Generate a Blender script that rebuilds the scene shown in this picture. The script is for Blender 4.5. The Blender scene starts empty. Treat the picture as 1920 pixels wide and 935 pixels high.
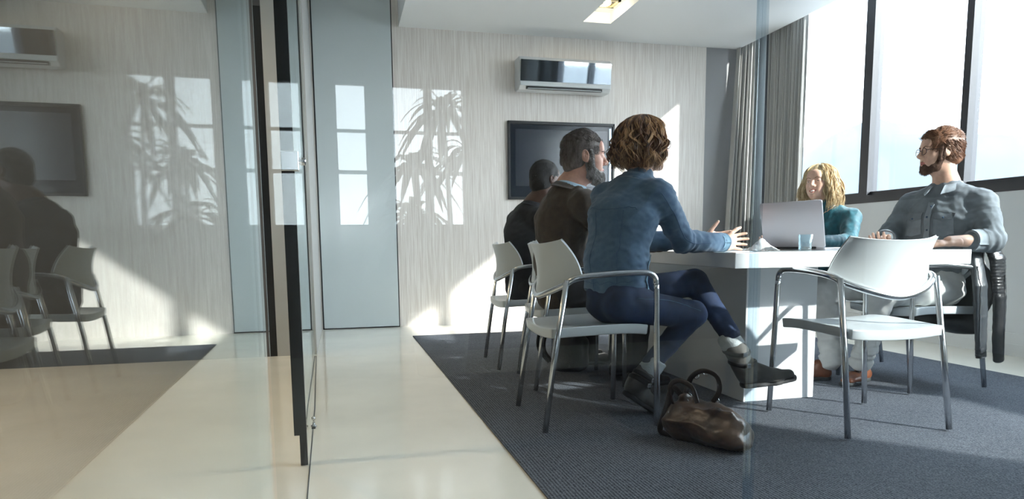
import bpy, math, random
import numpy as np
from mathutils import Matrix, Vector
random.seed(7); RNG = np.random.RandomState(11)
S = bpy.context.scene; COL = S.collection
R = math.radians
# ------------------------------------------------------------------ camera
cam = bpy.data.cameras.new('camera'); camo = bpy.data.objects.new('camera', cam); COL.objects.link(camo)
FPX, YAW, PIT, ROL, CY, CAMH = 1279.56, 0.245830, 0.116804, 0.0100579, 609.506, 0.80
cam.sensor_fit = 'HORIZONTAL'; cam.sensor_width = 36.0; cam.lens = 36.0*FPX/1920.0
cam.shift_y = (CY-467.5)/1920.0; cam.clip_start = 0.02; cam.clip_end = 5000
_fw = Vector((math.sin(YAW)*math.cos(PIT), math.cos(YAW)*math.cos(PIT), -math.sin(PIT)))
_r = Vector((math.cos(YAW), -math.sin(YAW), 0)); _d = _fw.cross(_r)
_r, _d = _r*math.cos(ROL)+_d*math.sin(ROL), -_r*math.sin(ROL)+_d*math.cos(ROL)
_u = -_d; _b = -_fw
camo.matrix_world = Matrix(((_r.x,_u.x,_b.x,0),(_r.y,_u.y,_b.y,0),(_r.z,_u.z,_b.z,CAMH),(0,0,0,1)))
S.camera = camo
# ------------------------------------------------------------------ light, exposure
S.view_settings.view_transform = 'Standard'; S.view_settings.look = 'None'
S.view_settings.exposure = 1.35; S.view_settings.gamma = 1.0; S.view_settings.use_curve_mapping = False
S.cycles.use_denoising = True; S.cycles.max_bounces = 10; S.cycles.diffuse_bounces = 5
S.cycles.transparent_max_bounces = 24; S.cycles.sample_clamp_indirect = 6.0
SKY_STRENGTH = 4.4; SUN_STRENGTH = 4.6
SUN_DIR = Vector((-0.60, 0.72, -0.47)).normalized()
W = bpy.data.worlds.new('sky'); S.world = W; W.use_nodes = True
wn = W.node_tree; wn.nodes.clear()
wo = wn.nodes.new('ShaderNodeOutputWorld'); wb = wn.nodes.new('ShaderNodeBackground')
tc = wn.nodes.new('ShaderNodeTexCoord'); sx = wn.nodes.new('ShaderNodeSeparateXYZ'); cr = wn.nodes.new('ShaderNodeValToRGB')
wn.links.new(tc.outputs['Generated'], sx.inputs[0]); wn.links.new(sx.outputs['Z'], cr.inputs[0])
cr.color_ramp.elements[0].position = 0.0; cr.color_ramp.elements[0].color = (0.95, 0.975, 1.0, 1)
cr.color_ramp.elements[1].position = 0.7; cr.color_ramp.elements[1].color = (0.78, 0.89, 1.0, 1)
wn.links.new(cr.outputs[0], wb.inputs[0]); wb.inputs[1].default_value = SKY_STRENGTH
wn.links.new(wb.outputs[0], wo.inputs[0])
sun = bpy.data.lights.new('sun', 'SUN'); sun.energy = SUN_STRENGTH; sun.angle = R(1.2); sun.color = (1.0, 0.95, 0.88)
suno = bpy.data.objects.new('sun', sun); COL.objects.link(suno)
suno.rotation_mode = 'QUATERNION'; suno.rotation_quaternion = SUN_DIR.to_track_quat('-Z', 'Y'); suno.location = (8, -6, 7)

# ------------------------------------------------------------------ materials
MATS = {}
def mat(name, color, rough=0.5, metal=0.0, noise=None, bump=None, spec=0.5, stretch=(1,1,1), color2=None, sheen=0, trans=0, coat=0):
    if name in MATS: return MATS[name]
    m = bpy.data.materials.new(name); m.use_nodes = True; nt = m.node_tree; b = nt.nodes['Principled BSDF']
    b.inputs['Base Color'].default_value = (*color, 1); b.inputs['Roughness'].default_value = rough
    b.inputs['Metallic'].default_value = metal; b.inputs['Specular IOR Level'].default_value = spec
    if sheen: b.inputs['Sheen Weight'].default_value = sheen
    if coat: b.inputs['Coat Weight'].default_value = coat; b.inputs['Coat Roughness'].default_value = 0.03
    if trans: b.inputs['Transmission Weight'].default_value = trans
    if noise or bump:
        t = nt.nodes.new('ShaderNodeTexCoord'); mp = nt.nodes.new('ShaderNodeMapping')
        mp.inputs['Scale'].default_value = stretch; nt.links.new(t.outputs['Object'], mp.inputs[0])
    if noise:
        n = nt.nodes.new('ShaderNodeTexNoise'); n.inputs['Scale'].default_value = noise[0]; n.inputs['Detail'].default_value = 5
        n.inputs['Roughness'].default_value = 0.6
        nt.links.new(mp.outputs[0], n.inputs['Vector'])
        rp = nt.nodes.new('ShaderNodeValToRGB'); a = noise[1]
        rp.color_ramp.elements[0].position = 0.33; rp.color_ramp.elements[1].position = 0.67
        c2 = color2 or tuple(min(1, c*(1+a)) for c in color)
        rp.color_ramp.elements[0].color = (*(c*(1-a) for c in color), 1) if not color2 else (*color, 1)
        rp.color_ramp.elements[1].color = (*c2, 1)
        nt.links.new(n.outputs[0], rp.inputs[0]); nt.links.new(rp.outputs[0], b.inputs['Base Color'])
    if bump:
        n2 = nt.nodes.new('ShaderNodeTexNoise'); n2.inputs['Scale'].default_value = bump[0]; n2.inputs['Detail'].default_value = 4
        nt.links.new(mp.outputs[0], n2.inputs['Vector'])
        bp = nt.nodes.new('ShaderNodeBump'); bp.inputs['Strength'].default_value = bump[1]; bp.inputs['Distance'].default_value = bump[2] if len(bump) > 2 else 0.004
        nt.links.new(n2.outputs[0], bp.inputs['Height']); nt.links.new(bp.outputs[0], b.inputs['Normal'])
    MATS[name] = m; return m
def glass_mat(name, tint=(0.965, 0.98, 0.98), f0=0.03, rough=0.0):
    """thin pane: Schlick mix of clear transmission and mirror reflection"""
    m = bpy.data.materials.new(name); m.use_nodes = True; nt = m.node_tree; nt.nodes.clear()
    o = nt.nodes.new('ShaderNodeOutputMaterial'); mx = nt.nodes.new('ShaderNodeMixShader')
    t = nt.nodes.new('ShaderNodeBsdfTransparent'); t.inputs[0].default_value = (*tint, 1)
    g = nt.nodes.new('ShaderNodeBsdfGlossy'); g.inputs['Roughness'].default_value = rough; g.inputs[0].default_value = (0.96, 1, 1, 1)
    ge = nt.nodes.new('ShaderNodeNewGeometry'); dt = nt.nodes.new('ShaderNodeVectorMath'); dt.operation = 'DOT_PRODUCT'
    nt.links.new(ge.outputs['Incoming'], dt.inputs[0]); nt.links.new(ge.outputs['Normal'], dt.inputs[1])
    def mth(op, a, b):
        n = nt.nodes.new('ShaderNodeMath'); n.operation = op
        for i, v in enumerate((a, b)):
            if v is None: continue
            if isinstance(v, (int, float)): n.inputs[i].default_value = v
            else: nt.links.new(v, n.inputs[i])
        return n.outputs[0]
    c = mth('ABSOLUTE', dt.outputs['Value'], None); q = mth('POWER', mth('SUBTRACT', 1.0, c), 5.0)
    f = mth('ADD', mth('MULTIPLY', q, 1-f0), f0)
    nt.links.new(f, mx.inputs[0]); nt.links.new(t.outputs[0], mx.inputs[1]); nt.links.new(g.outputs[0], mx.inputs[2])
    nt.links.new(mx.outputs[0], o.inputs[0]); MATS[name] = m; return m

def floor_mat():
    m = mat('cream_screed', (0.87, 0.835, 0.735), rough=0.09, noise=(1.3, 0.07), bump=(3.0, 0.03, 0.01), spec=0.6)
    return m
def rug_mat():
    m = bpy.data.materials.new('ribbed_rug'); m.use_nodes = True; nt = m.node_tree; b = nt.nodes['Principled BSDF']
    b.inputs['Roughness'].default_value = 0.95; b.inputs['Specular IOR Level'].default_value = 0.15
    t = nt.nodes.new('ShaderNodeTexCoord')
    w = nt.nodes.new('ShaderNodeTexWave'); w.wave_type = 'BANDS'; w.bands_direction = 'X'; w.inputs['Scale'].default_value = 26
    w.inputs['Distortion'].default_value = 1.2; w.inputs['Detail'].default_value = 2; w.inputs['Detail Scale'].default_value = 9
    nt.links.new(t.outputs['Object'], w.inputs[0])
    n = nt.nodes.new('ShaderNodeTexNoise'); n.inputs['Scale'].default_value = 210; n.inputs['Detail'].default_value = 3
    nt.links.new(t.outputs['Object'], n.inputs['Vector'])
    n3 = nt.nodes.new('ShaderNodeTexNoise'); n3.inputs['Scale'].default_value = 2.2; n3.inputs['Detail'].default_value = 3
    nt.links.new(t.outputs['Object'], n3.inputs['Vector'])
    a = nt.nodes.new('ShaderNodeMath'); a.operation = 'MULTIPLY_ADD'; a.inputs[1].default_value = 0.28
    nt.links.new(w.outputs['Fac'], a.inputs[0]); nt.links.new(n.outputs[0], a.inputs[2])
    a2 = nt.nodes.new('ShaderNodeMath'); a2.operation = 'MULTIPLY_ADD'; a2.inputs[1].default_value = 0.18
    nt.links.new(n3.outputs[0], a2.inputs[0]); nt.links.new(a.outputs[0], a2.inputs[2])
    rp = nt.nodes.new('ShaderNodeValToRGB'); rp.color_ramp.elements[0].position = 0.45; rp.color_ramp.elements[1].position = 1.0
    rp.color_ramp.elements[0].color = (0.010, 0.014, 0.022, 1); rp.color_ramp.elements[1].color = (0.175, 0.19, 0.22, 1)
    nt.links.new(a2.outputs[0], rp.inputs[0]); nt.links.new(rp.outputs[0], b.inputs['Base Color'])
    bp = nt.nodes.new('ShaderNodeBump'); bp.inputs['Strength'].default_value = 0.6; bp.inputs['Distance'].default_value = 0.004
    nt.links.new(a.outputs[0], bp.inputs['Height']); nt.links.new(bp.outputs[0], b.inputs['Normal']); return m
def wallpaper_mat():
    m = bpy.data.materials.new('striated_wallpaper'); m.use_nodes = True; nt = m.node_tree; b = nt.nodes['Principled BSDF']
    b.inputs['Roughness'].default_value = 0.55
    t = nt.nodes.new('ShaderNodeTexCoord'); mp = nt.nodes.new('ShaderNodeMapping'); mp.inputs['Scale'].default_value = (190, 190, 3.5)
    nt.links.new(t.outputs['Object'], mp.inputs[0])
    n = nt.nodes.new('ShaderNodeTexNoise'); n.inputs['Scale'].default_value = 1.0; n.inputs['Detail'].default_value = 3
    nt.links.new(mp.outputs[0], n.inputs['Vector'])
    rp = nt.nodes.new('ShaderNodeValToRGB'); rp.color_ramp.elements[0].position = 0.38; rp.color_ramp.elements[1].position = 0.62
    rp.color_ramp.elements[0].color = (0.66, 0.605, 0.56, 1); rp.color_ramp.elements[1].color = (0.82, 0.78, 0.735, 1)
    nt.links.new(n.outputs[0], rp.inputs[0]); nt.links.new(rp.outputs[0], b.inputs['Base Color'])
    bp = nt.nodes.new('ShaderNodeBump'); bp.inputs['Strength'].default_value = 0.4; bp.inputs['Distance'].default_value = 0.002
    nt.links.new(n.outputs[0], bp.inputs['Height']); nt.links.new(bp.outputs[0], b.inputs['Normal']); return m

# ------------------------------------------------------------------ mesh helpers
def V3(*a): return np.array(a, float)
def unit(v): v = np.asarray(v, float); return v/max(np.linalg.norm(v), 1e-9)
class MB:
    def __init__(s): s.v = []; s.f = []; s.m = []; s.n = 0
    def add(s, V, F, mi=0, M=None):
        V = np.asarray(V, float)
        if M is not None:
            M = np.array(M); V = V @ M[:3,:3].T + M[:3,3]
        s.v.append(V); s.f += [tuple(int(i)+s.n for i in f) for f in F]
        s.m += ([mi]*len(F) if np.isscalar(mi) else list(mi)); s.n += len(V); return s
    def box(s, a, b, mi=0, M=None):
        x0,y0,z0 = a; x1,y1,z1 = b
        V = [(x0,y0,z0),(x1,y0,z0),(x1,y1,z0),(x0,y1,z0),(x0,y0,z1),(x1,y0,z1),(x1,y1,z1),(x0,y1,z1)]
        return s.add(V, [(0,3,2,1),(4,5,6,7),(0,1,5,4),(1,2,6,5),(2,3,7,6),(3,0,4,7)], mi, M)
    def prism(s, poly, z0, z1, mi=0, M=None):
        n = len(poly); V = [(x,y,z0) for x,y in poly]+[(x,y,z1) for x,y in poly]
        F = [tuple(range(n))[::-1], tuple(range(n,2*n))]+[(i,(i+1)%n,n+(i+1)%n,n+i) for i in range(n)]
        return s.add(V, F, mi, M)
    def tube(s, pts, r, n=10, mi=0, M=None, flat=1.0, up=None, cap=True):
        pts = np.asarray(pts, float); k = len(pts); r = np.broadcast_to(np.asarray(r, float), (k,))
        T = np.gradient(pts, axis=0); T /= np.maximum(np.linalg.norm(T, axis=1, keepdims=True), 1e-9)
        u = np.asarray(up if up is not None else ((0,0,1) if abs(T[0][2]) < .9 else (1,0,0)), float)
        V = []
        for i in range(k):
            u = u-T[i]*(u@T[i]); u = unit(u); w = np.cross(T[i], u)
            for j in range(n):
                a = 2*math.pi*j/n; V.append(pts[i]+r[i]*(math.cos(a)*w+math.sin(a)*u*flat))
        F = [(i*n+j, i*n+(j+1)%n, (i+1)*n+(j+1)%n, (i+1)*n+j) for i in range(k-1) for j in range(n)]
        if cap: F += [tuple(range(n))[::-1], tuple(range((k-1)*n, k*n))]
        return s.add(V, F, mi, M)
    def lathe(s, prof, n=28, mi=0, M=None):
        V = [(r*math.cos(2*math.pi*j/n), r*math.sin(2*math.pi*j/n), z) for r,z in prof for j in range(n)]
        k = len(prof)
        F = [(i*n+j, i*n+(j+1)%n, (i+1)*n+(j+1)%n, (i+1)*n+j) for i in range(k-1) for j in range(n)]
        F += [tuple(range(n))[::-1], tuple(range((k-1)*n, k*n))]
        return s.add(V, F, mi, M)
    def shell(s, G, t, mi=0, M=None):
        G = np.asarray(G, float); a, b = G.shape[:2]
        N = np.cross(np.gradient(G, axis=0), np.gradient(G, axis=1)); N /= np.maximum(np.linalg.norm(N, axis=2, keepdims=True), 1e-9)
        A = (G+N*t/2).reshape(-1,3); B = (G-N*t/2).reshape(-1,3); o = a*b; F = []
        for i in range(a-1):
            for j in range(b-1):
                q = (i*b+j, (i+1)*b+j, (i+1)*b+j+1, i*b+j+1); F.append(q); F.append(tuple(o+k for k in q[::-1]))
        for i in range(a-1):
            F.append((i*b, o+i*b, o+(i+1)*b, (i+1)*b)[::-1]); e = i*b+b-1; F.append((e, o+e, o+e+b, e+b))
        for j in range(b-1):
            F.append((j, o+j, o+j+1, j+1)); e = (a-1)*b+j; F.append((e, o+e, o+e+1, e+1)[::-1])
        return s.add(np.vstack([A,B]), F, mi, M)
    def ball(s, c, r, n=14, mi=0, M=None):
        r = np.broadcast_to(np.asarray(r, float), (3,)); V = []; m = n//2+1
        for i in range(m+1):
            th = math.pi*i/m
            for j in range(n):
                V.append((c[0]+r[0]*math.sin(th)*math.cos(2*math.pi*j/n), c[1]+r[1]*math.sin(th)*math.sin(2*math.pi*j/n), c[2]-r[2]*math.cos(th)))
        F = [(i*n+j, i*n+(j+1)%n, (i+1)*n+(j+1)%n, (i+1)*n+j) for i in range(m) for j in range(n)]
        return s.add(V, F, mi, M)
    def obj(s, name, mats, parent=None, loc=(0,0,0), smooth=False, bevel=0, angle=40):
        me = bpy.data.meshes.new(name); V = np.vstack(s.v) if s.v else np.zeros((0,3))
        off = np.array(loc, float)
        if parent is not None: off = np.array(parent.get('_base', (0,0,0)), float)
        V = V-off
        me.from_pydata(V.tolist(), [], s.f)
        for m in (mats if isinstance(mats, (list, tuple)) else [mats]): me.materials.append(m)
        if len(me.materials) > 1: me.polygons.foreach_set('material_index', s.m)
        if smooth: me.polygons.foreach_set('use_smooth', [True]*len(me.polygons))
        me.update(); o = bpy.data.objects.new(name, me); COL.objects.link(o)
        if parent is not None: o.parent = parent; o['_base'] = tuple(off)
        else: o.location = loc; o['_base'] = tuple(float(x) for x in loc)
        if bevel:
            b = o.modifiers.new('edge', 'BEVEL'); b.width = bevel; b.segments = 3; b.limit_method = 'ANGLE'; b.angle_limit = R(angle)
            if smooth is None or smooth: pass
        if smooth and smooth != True:
            pass
        return o
def tag(o, label, cat, group=None, kind=None):
    if label: o['label'] = label
    if cat: o['category'] = cat
    if group: o['group'] = group
    if kind: o['kind'] = kind
    return o
def struct(mb, name, m, **k): o = mb.obj(name, m, **k); o['kind'] = 'structure'; return o
def empty(name, loc):
    e = bpy.data.objects.new(name, None); COL.objects.link(e); e.location = loc; e['_base'] = tuple(float(x) for x in loc); e.empty_display_size = .1; return e
def spl(P, n=40):
    """Catmull-Rom through points"""
    P = np.asarray(P, float); Q = np.vstack([2*P[0]-P[1], P, 2*P[-1]-P[-2]]); out = []
    L = len(P)-1; per = max(2, n//L)
    for i in range(L):
        p0,p1,p2,p3 = Q[i:i+4]
        for t in np.linspace(0, 1, per, endpoint=(i == L-1)):
            out.append(.5*((2*p1)+(p2-p0)*t+(2*p0-5*p1+4*p2-p3)*t*t+(3*p1-p0-3*p2+p3)*t**3))
    return np.array(out)
# ------------------------------------------------------------------ implicit surfaces
_K = RNG.randn(14, 3); _K /= np.linalg.norm(_K, axis=1, keepdims=True); _PH = RNG.rand(14)*6.28
def wav(P, s, seed=0, n=5):
    o = np.zeros(len(P), np.float32)
    for i in range(n):
        k = _K[(i+seed) % 14]*s*(1+.37*i); o += np.sin(P@k.astype(np.float32)+_PH[(i*3+seed) % 14]+ .8*np.sin(P@(_K[(i+5+seed) % 14]*s*.6).astype(np.float32)))/(1+.3*i)
    return o/3.0
class SDF:
    def __init__(s): s.ops = []; s.mods = []
    def cone(s, A, B, ra, rb, k=.02, sub=False): s.ops.append(('c', V3(*A), V3(*B), ra, rb, k, sub)); return s
    def econe(s, A, B, a, b, side, k=.03, sub=False): s.ops.append(('e', V3(*A), V3(*B), a, b, unit(side), k, sub)); return s
    def ell(s, C, r, M=None, k=.02, sub=False): s.ops.append(('l', V3(*C), V3(*r), M, k, sub)); return s
    def cutp(s, pt, n, k=.004): s.ops.append(('p', V3(*pt), unit(n), k)); return s   # keep the side the normal points away from
    def mod(s, f): s.mods.append(f); return s
    def __call__(s, P):
        P = np.asarray(P, np.float32); d = np.full(len(P), 9., np.float32)
        for o in s.ops:
            if o[0] == 'c':
                _, A, B, ra, rb, k, sub = o; A32 = A.astype(np.float32); ba = (B-A).astype(np.float32); q = P-A32
                t = np.clip(q@ba/max(ba@ba, 1e-9), 0, 1); di = np.linalg.norm(q-t[:,None]*ba, axis=1)-(ra+(rb-ra)*t)
            elif o[0] == 'e':
                _, A, B, a, b, sd, k, sub = o; ba = (B-A).astype(np.float32); L = np.linalg.norm(ba); ax = ba/L
                u = unit(sd-ax*(sd@ax)).astype(np.float32); v = np.cross(ax, u); q = P-A.astype(np.float32)
                h = q@ax; t = np.clip(h/L, 0, 1); w = a[0]+(b[0]-a[0])*t; dd = a[1]+(b[1]-a[1])*t
                ov = h-t*L; m = np.minimum(w, dd)
                di = (np.sqrt((q@u/w)**2+(q@v/dd)**2+(ov/m)**2)-1)*m
            elif o[0] == 'l':
                _, C, r, M, k, sub = o; q = P-C.astype(np.float32)
                if M is not None: q = q@np.array(M, np.float32)
                r32 = r.astype(np.float32); n0 = np.linalg.norm(q/r32, axis=1); n1 = np.linalg.norm(q/(r32*r32), axis=1)
                di = n0*(n0-1)/np.maximum(n1, 1e-6)
            else:
                _, pt, n, k = o; di = -((P-pt.astype(np.float32))@n.astype(np.float32)); di = di; sub = True
                # remove region where (P-pt).n > 0
                di = -((P-pt.astype(np.float32))@n.astype(np.float32))
            if sub:
                e = -di; h = np.clip(.5-.5*(e-d)/k*-1, 0, 1); h = np.clip(.5+.5*(e-d)/k, 0, 1); d = d*(1-h)+e*h+k*h*(1-h)
            else:
                h = np.clip(.5+.5*(d-di)/k, 0, 1); d = d*(1-h)+di*h-k*h*(1-h)
        for f in s.mods: d = d-f(P)
        return d
    def bounds(s, pad):
        lo = np.full(3, 1e9); hi = -lo
        for o in s.ops:
            if o[0] == 'c' and not o[6]:
                r = max(o[3], o[4]); lo = np.minimum(lo, np.minimum(o[1], o[2])-r); hi = np.maximum(hi, np.maximum(o[1], o[2])+r)
            elif o[0] == 'e' and not o[7]:
                r = max(*o[3], *o[4]); lo = np.minimum(lo, np.minimum(o[1], o[2])-r); hi = np.maximum(hi, np.maximum(o[1], o[2])+r)
            elif o[0] == 'l' and not o[5]:
                r = max(o[2]) if o[3] is not None else o[2]; lo = np.minimum(lo, o[1]-r); hi = np.maximum(hi, o[1]+r)
        return lo-pad, hi+pad
    def mesh(s, h, pad=.02):
        lo, hi = s.bounds(pad); n = np.ceil((hi-lo)/h).astype(int)+1
        X = np.stack(np.meshgrid(*[lo[i]+h*np.arange(n[i]) for i in range(3)], indexing='ij'), -1).reshape(-1, 3)
        D = np.concatenate([s(X[i:i+400000]) for i in range(0, len(X), 400000)]).reshape(n)
        ins = D < 0; nx, ny, nz = n
        acc = np.zeros((nx-1, ny-1, nz-1, 3)); cnt = np.zeros((nx-1, ny-1, nz-1))
        def sl(a, dx, dy, dz): return a[dx:nx-1+dx, dy:ny-1+dy, dz:nz-1+dz]
        corners = [(x, y, z) for x in (0,1) for y in (0,1) for z in (0,1)]
        for c in corners:
            for ax in range(3):
                if c[ax]: continue
                e = list(c); e[ax] = 1; a = sl(D, *c); b = sl(D, *e); m = (a < 0) != (b < 0)
                t = np.where(m, a/np.where(m, a-b, 1), 0)
                for k in range(3):
                    acc[..., k] += np.where(m, c[k]+(t if k == ax else 0), 0)
                cnt += m
        act = cnt > 0; idx = -np.ones(act.shape, int); idx[act] = np.arange(act.sum())
        g = np.argwhere(act); V = lo+h*(g+acc[act]/cnt[act][:, None]); F = []
        for ax in range(3):
            a = [slice(1, -1)]*3; a[ax] = slice(0, -1); b = list(a); b[ax] = slice(1, None)
            o1, o2 = [i for i in range(3) if i != ax]
            A = ins[tuple(a)]; B = ins[tuple(b)]; m = np.argwhere(A != B)
            if not len(m): continue
            flip = A[tuple(m.T)]; p = m.copy(); p[:, o1] += 1; p[:, o2] += 1
            def ix(d1, d2):
                q = p.copy(); q[:, o1] -= d1; q[:, o2] -= d2; return idx[tuple(q.T)]
            Q = np.stack([ix(0,0), ix(1,0), ix(1,1), ix(0,1)], 1)
            if ax == 1: flip = ~flip
            Q[~flip] = Q[~flip][:, ::-1]; F.append(Q)
        F = np.vstack(F); F = F[(F >= 0).all(1)]
        return V, F
    def grad(s, P):
        e = 2e-3; g = np.stack([s(P+np.eye(3)[i]*e)-s(P-np.eye(3)[i]*e) for i in range(3)], 1); return g/np.maximum(np.linalg.norm(g, axis=1, keepdims=True), 1e-6)
    def onto(s, P, off=0.0, it=10):
        P = np.array(P, float)
        for _ in range(it): P = P-(s(P)-off)[:, None]*s.grad(P)*.8
        return P
def sdfobj(sdf, h, name, m, parent=None, loc=(0,0,0), M=None, extra=None, pad=.02):
    V, F = sdf.mesh(h, pad); b = MB(); b.add(V, F, 0, M)
    if extra: extra(b)
    return b.obj(name, m, parent, loc, smooth=True)
def seam(sdf, pts, name, m, parent, r=.0013, off=.0006, n=40, M=None):
    P = sdf.onto(spl(pts, n), off); return MB().tube(P, r, 5, M=M).obj(name, m, parent, smooth=True)

# ------------------------------------------------------------------ shared materials
M_floor = floor_mat(); M_rug = rug_mat(); M_paper = wallpaper_mat()
M_white = mat('white_paint', (0.78, 0.80, 0.81), .5, bump=(40, .05))
M_ceil = mat('ceiling_white', (0.80, 0.82, 0.83), .6)
M_panel = mat('glossy_door_panel', (0.60, 0.66, 0.67), .12, spec=.6)
M_grey = mat('grey_wall', (0.27, 0.27, 0.28), .5, bump=(60, .05))
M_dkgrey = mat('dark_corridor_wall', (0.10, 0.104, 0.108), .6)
M_black = mat('black_trim', (0.012, 0.014, 0.017), .35)
M_frame = mat('window_frame_grey', (0.03, 0.033, 0.043), .45)
M_chrome = mat('brushed_steel', (0.62, 0.64, 0.66), .22, 1.0, bump=(300, .04, .001))
M_plastic = mat('white_plastic', (0.54, 0.58, 0.60), .28, spec=.55)
M_table = mat('table_lacquer', (0.70, 0.72, 0.735), .16, spec=.6)
M_pane = glass_mat('clear_glass'); M_wpane = glass_mat('window_glass', (0.97, 0.99, 1.0))
M_edge = glass_mat('glass_edge', (0.80, 0.88, 0.93), .12, .12)

# ------------------------------------------------------------------ room shell
XW, YB, YR, ZC, ZH = 4.525, 6.855, -2.2, 2.88, 3.30
struct(MB().box((-3.2, YR, -.12), (XW+.1, YB+.1, 0)), 'floor', M_floor)
# dropped ceiling with a rectangular light recess
C0, C1 = .631, 4.273; hx0, hx1, hy0, hy1 = 2.31, 2.585, 5.45, 6.337
c = MB()
c.box((C0, 1.47, ZC), (hx0, YB, ZH)); c.box((hx1, 1.47, ZC), (C1, YB, ZH))
c.box((hx0, hy1, ZC), (hx1, YB, ZH)); c.box((hx0, 1.47, ZC), (hx1, hy0, ZH))
c.box((hx0, hy0, ZC+.10), (hx1, hy1, ZH))
c.box((-3.2, YR, ZH), (XW+.1, YB+.1, ZH+.12))
struct(c, 'ceiling', M_ceil)
struct(MB().box((-.19, YB, 0), (3.897, YB+.1, ZH)), 'wall_back', M_paper)
struct(MB().box((3.897, YB, 0), (XW+.1, YB+.1, ZH)), 'wall_recess', M_grey)
w = MB(); w.box((-3.2, 5.27, 0), (-.523, YB+.1, ZH)); w.box((-.523, 5.27, 2.478), (-.47, YB+.1, ZH))
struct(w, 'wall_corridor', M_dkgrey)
struct(MB().box((-.47, 5.27, 0), (-.19, YB+.1, ZH)), 'wall_stub', mat('stub_paint', (.50, .50, .49), .35))
struct(MB().box((-.523, 5.275, 0), (-.47, 5.6, 2.478)), 'trim_1', M_black)
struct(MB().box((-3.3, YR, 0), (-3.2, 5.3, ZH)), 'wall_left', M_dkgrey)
# window wall on the right
struct(MB().box((XW, YR, 0), (XW+.14, YB, 1.138)), 'wall_right', M_white)
struct(MB().box((XW, YR, 3.14), (XW+.14, YB, ZH)), 'wall_right_head', M_white)
b = MB(); b.box((XW-.014, YR, 0), (XW, YB, .157)); b.box((XW-.020, YR, .078), (XW-.014, YB, .084))
struct(b, 'baseboard_right', M_white)
def window_right(n, y0, y1, m0, m1):
    f = MB(); X0, X1 = XW-.004, XW+.10
    f.box((X0, y0, 1.138), (X1, y1, 1.205)); f.box((X0, y0, 3.09), (X1, y1, 3.14))
    f.box((X0, y0, 1.205), (X1, y0+m0, 3.09)); f.box((X0, y1-m1, 1.205), (X1, y1, 3.09))
    f.box((X0+.035, y0+m0, 1.205), (X0+.085, y1-m1, 1.235))
    o = struct(f, 'window_%d' % n, M_frame)
    g = MB().box((X0+.055, y0+m0, 1.21), (X0+.063, y1-m1, 3.09)).obj('pane', M_wpane, o)
struct(MB().box((XW, YR, 1.138), (XW+.14, -.9, 3.14)), 'wall_right_veil_stop', M_dkgrey)  # unseen solid stretch, added to keep sky glare off the front glass
ys = [(-.9, .98, .05, .05), (.98, 2.58, .05, .05), (2.58, 4.215, .05, .03), (4.215, 5.20, .03, .05), (5.20, 6.70, .05, .05)]
struct(MB().box((XW, 6.70, 1.138), (XW+.14, YB, 3.14)), 'wall_right_corner', M_white)
for i, a in enumerate(ys): window_right(i+1, *a)
# wall behind the camera with the windows that mirror in the glass
YF = YR
wx = [(.0, .24), (.40, .95)]; zb, zt = .93, 1.97
b = MB(); xs = [-3.2]+[x for p in wx for x in p]+[XW+.1]
b.box((-3.2, YF-.12, 0), (XW+.1, YF, zb)); b.box((-3.2, YF-.12, zt), (XW+.1, YF, ZH))
for i in range(0, len(xs), 2): b.box((xs[i], YF-.12, zb), (xs[i+1], YF, zt))
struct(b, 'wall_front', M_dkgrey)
for i, (a0, a1) in enumerate(wx):
    f = MB(); f.box((a0, YF-.08, zb), (a1, YF-.04, zb+.03)); f.box((a0, YF-.08, zt-.02), (a1, YF-.04, zt))
    f.box((a0, YF-.08, zb), (a0+.02, YF-.04, zt)); f.box((a1-.02, YF-.08, zb), (a1, YF-.04, zt))
    f.box((a0, YF-.08, 1.325), (a1, YF-.04, 1.35)); f.box((a0, YF-.08, 1.62), (a1, YF-.04, 1.64))
    if a1-a0 > .5: f.box(((a0+a1)/2-.03, YF-.08, zb), ((a0+a1)/2+.03, YF-.04, zt))
    o = struct(f, 'window_%d' % (i+7), M_frame)
    MB().box((a0+.02, YF-.062, zb+.03), (a1-.02, YF-.058, zt-.02)).obj('pane', M_wpane, o)
# flush door panel in the back wall
d = empty('door_1', (.2, YB, 0)); d['kind'] = 'structure'
MB().box((-.165, YB-.012, .012), (.556, YB-.001, 3.29)).obj('door_leaf', M_panel, d)
g = MB(); g.box((-.178, YB-.004, 0), (-.165, YB, 3.29)); g.box((.556, YB-.004, 0), (.566, YB, 3.29)); g.box((-.178, YB-.004, 0), (.566, YB, .012))
g.obj('shadow_gap', M_black, d)
# rug
tag(MB().box((.61, -1.2, 0), (3.85, 6.078, .007)).obj('rug', M_rug, loc=(2.2, 2.4, 0), bevel=.003),
    'large dark blue-grey ribbed rug under the meeting table', 'rug')

# ------------------------------------------------------------------ glass partitions
def px(y, a=-.133, k=-.0116): return a+k*y
def fin(name, x0, y0, x1, y1, t, label):
    n = unit((-(y1-y0), x1-x0)); P = [(x0, y0), (x1, y1), (x1+n[0]*t, y1+n[1]*t), (x0+n[0]*t, y0+n[1]*t)]
    return MB().prism(P, .006, 3.27).obj(name, M_pane, loc=((x0+x1)/2, (y0+y1)/2, 0))
def part(mb, name, m, parent, **k): return mb.obj(name, m, parent, **k)
g = fin('glass_partition', px(-1.6), -1.6, px(1.455), 1.455, .005, '')
tag(g, 'clear glass pane right beside the viewer mirroring the meeting room', 'glass partition')
g = fin('glass_partition', -.1475, 2.58, -.199, 5.268, .010, '')
tag(g, 'long clear glass pane seen edge-on between black seal and white wall stub', 'glass partition')
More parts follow.
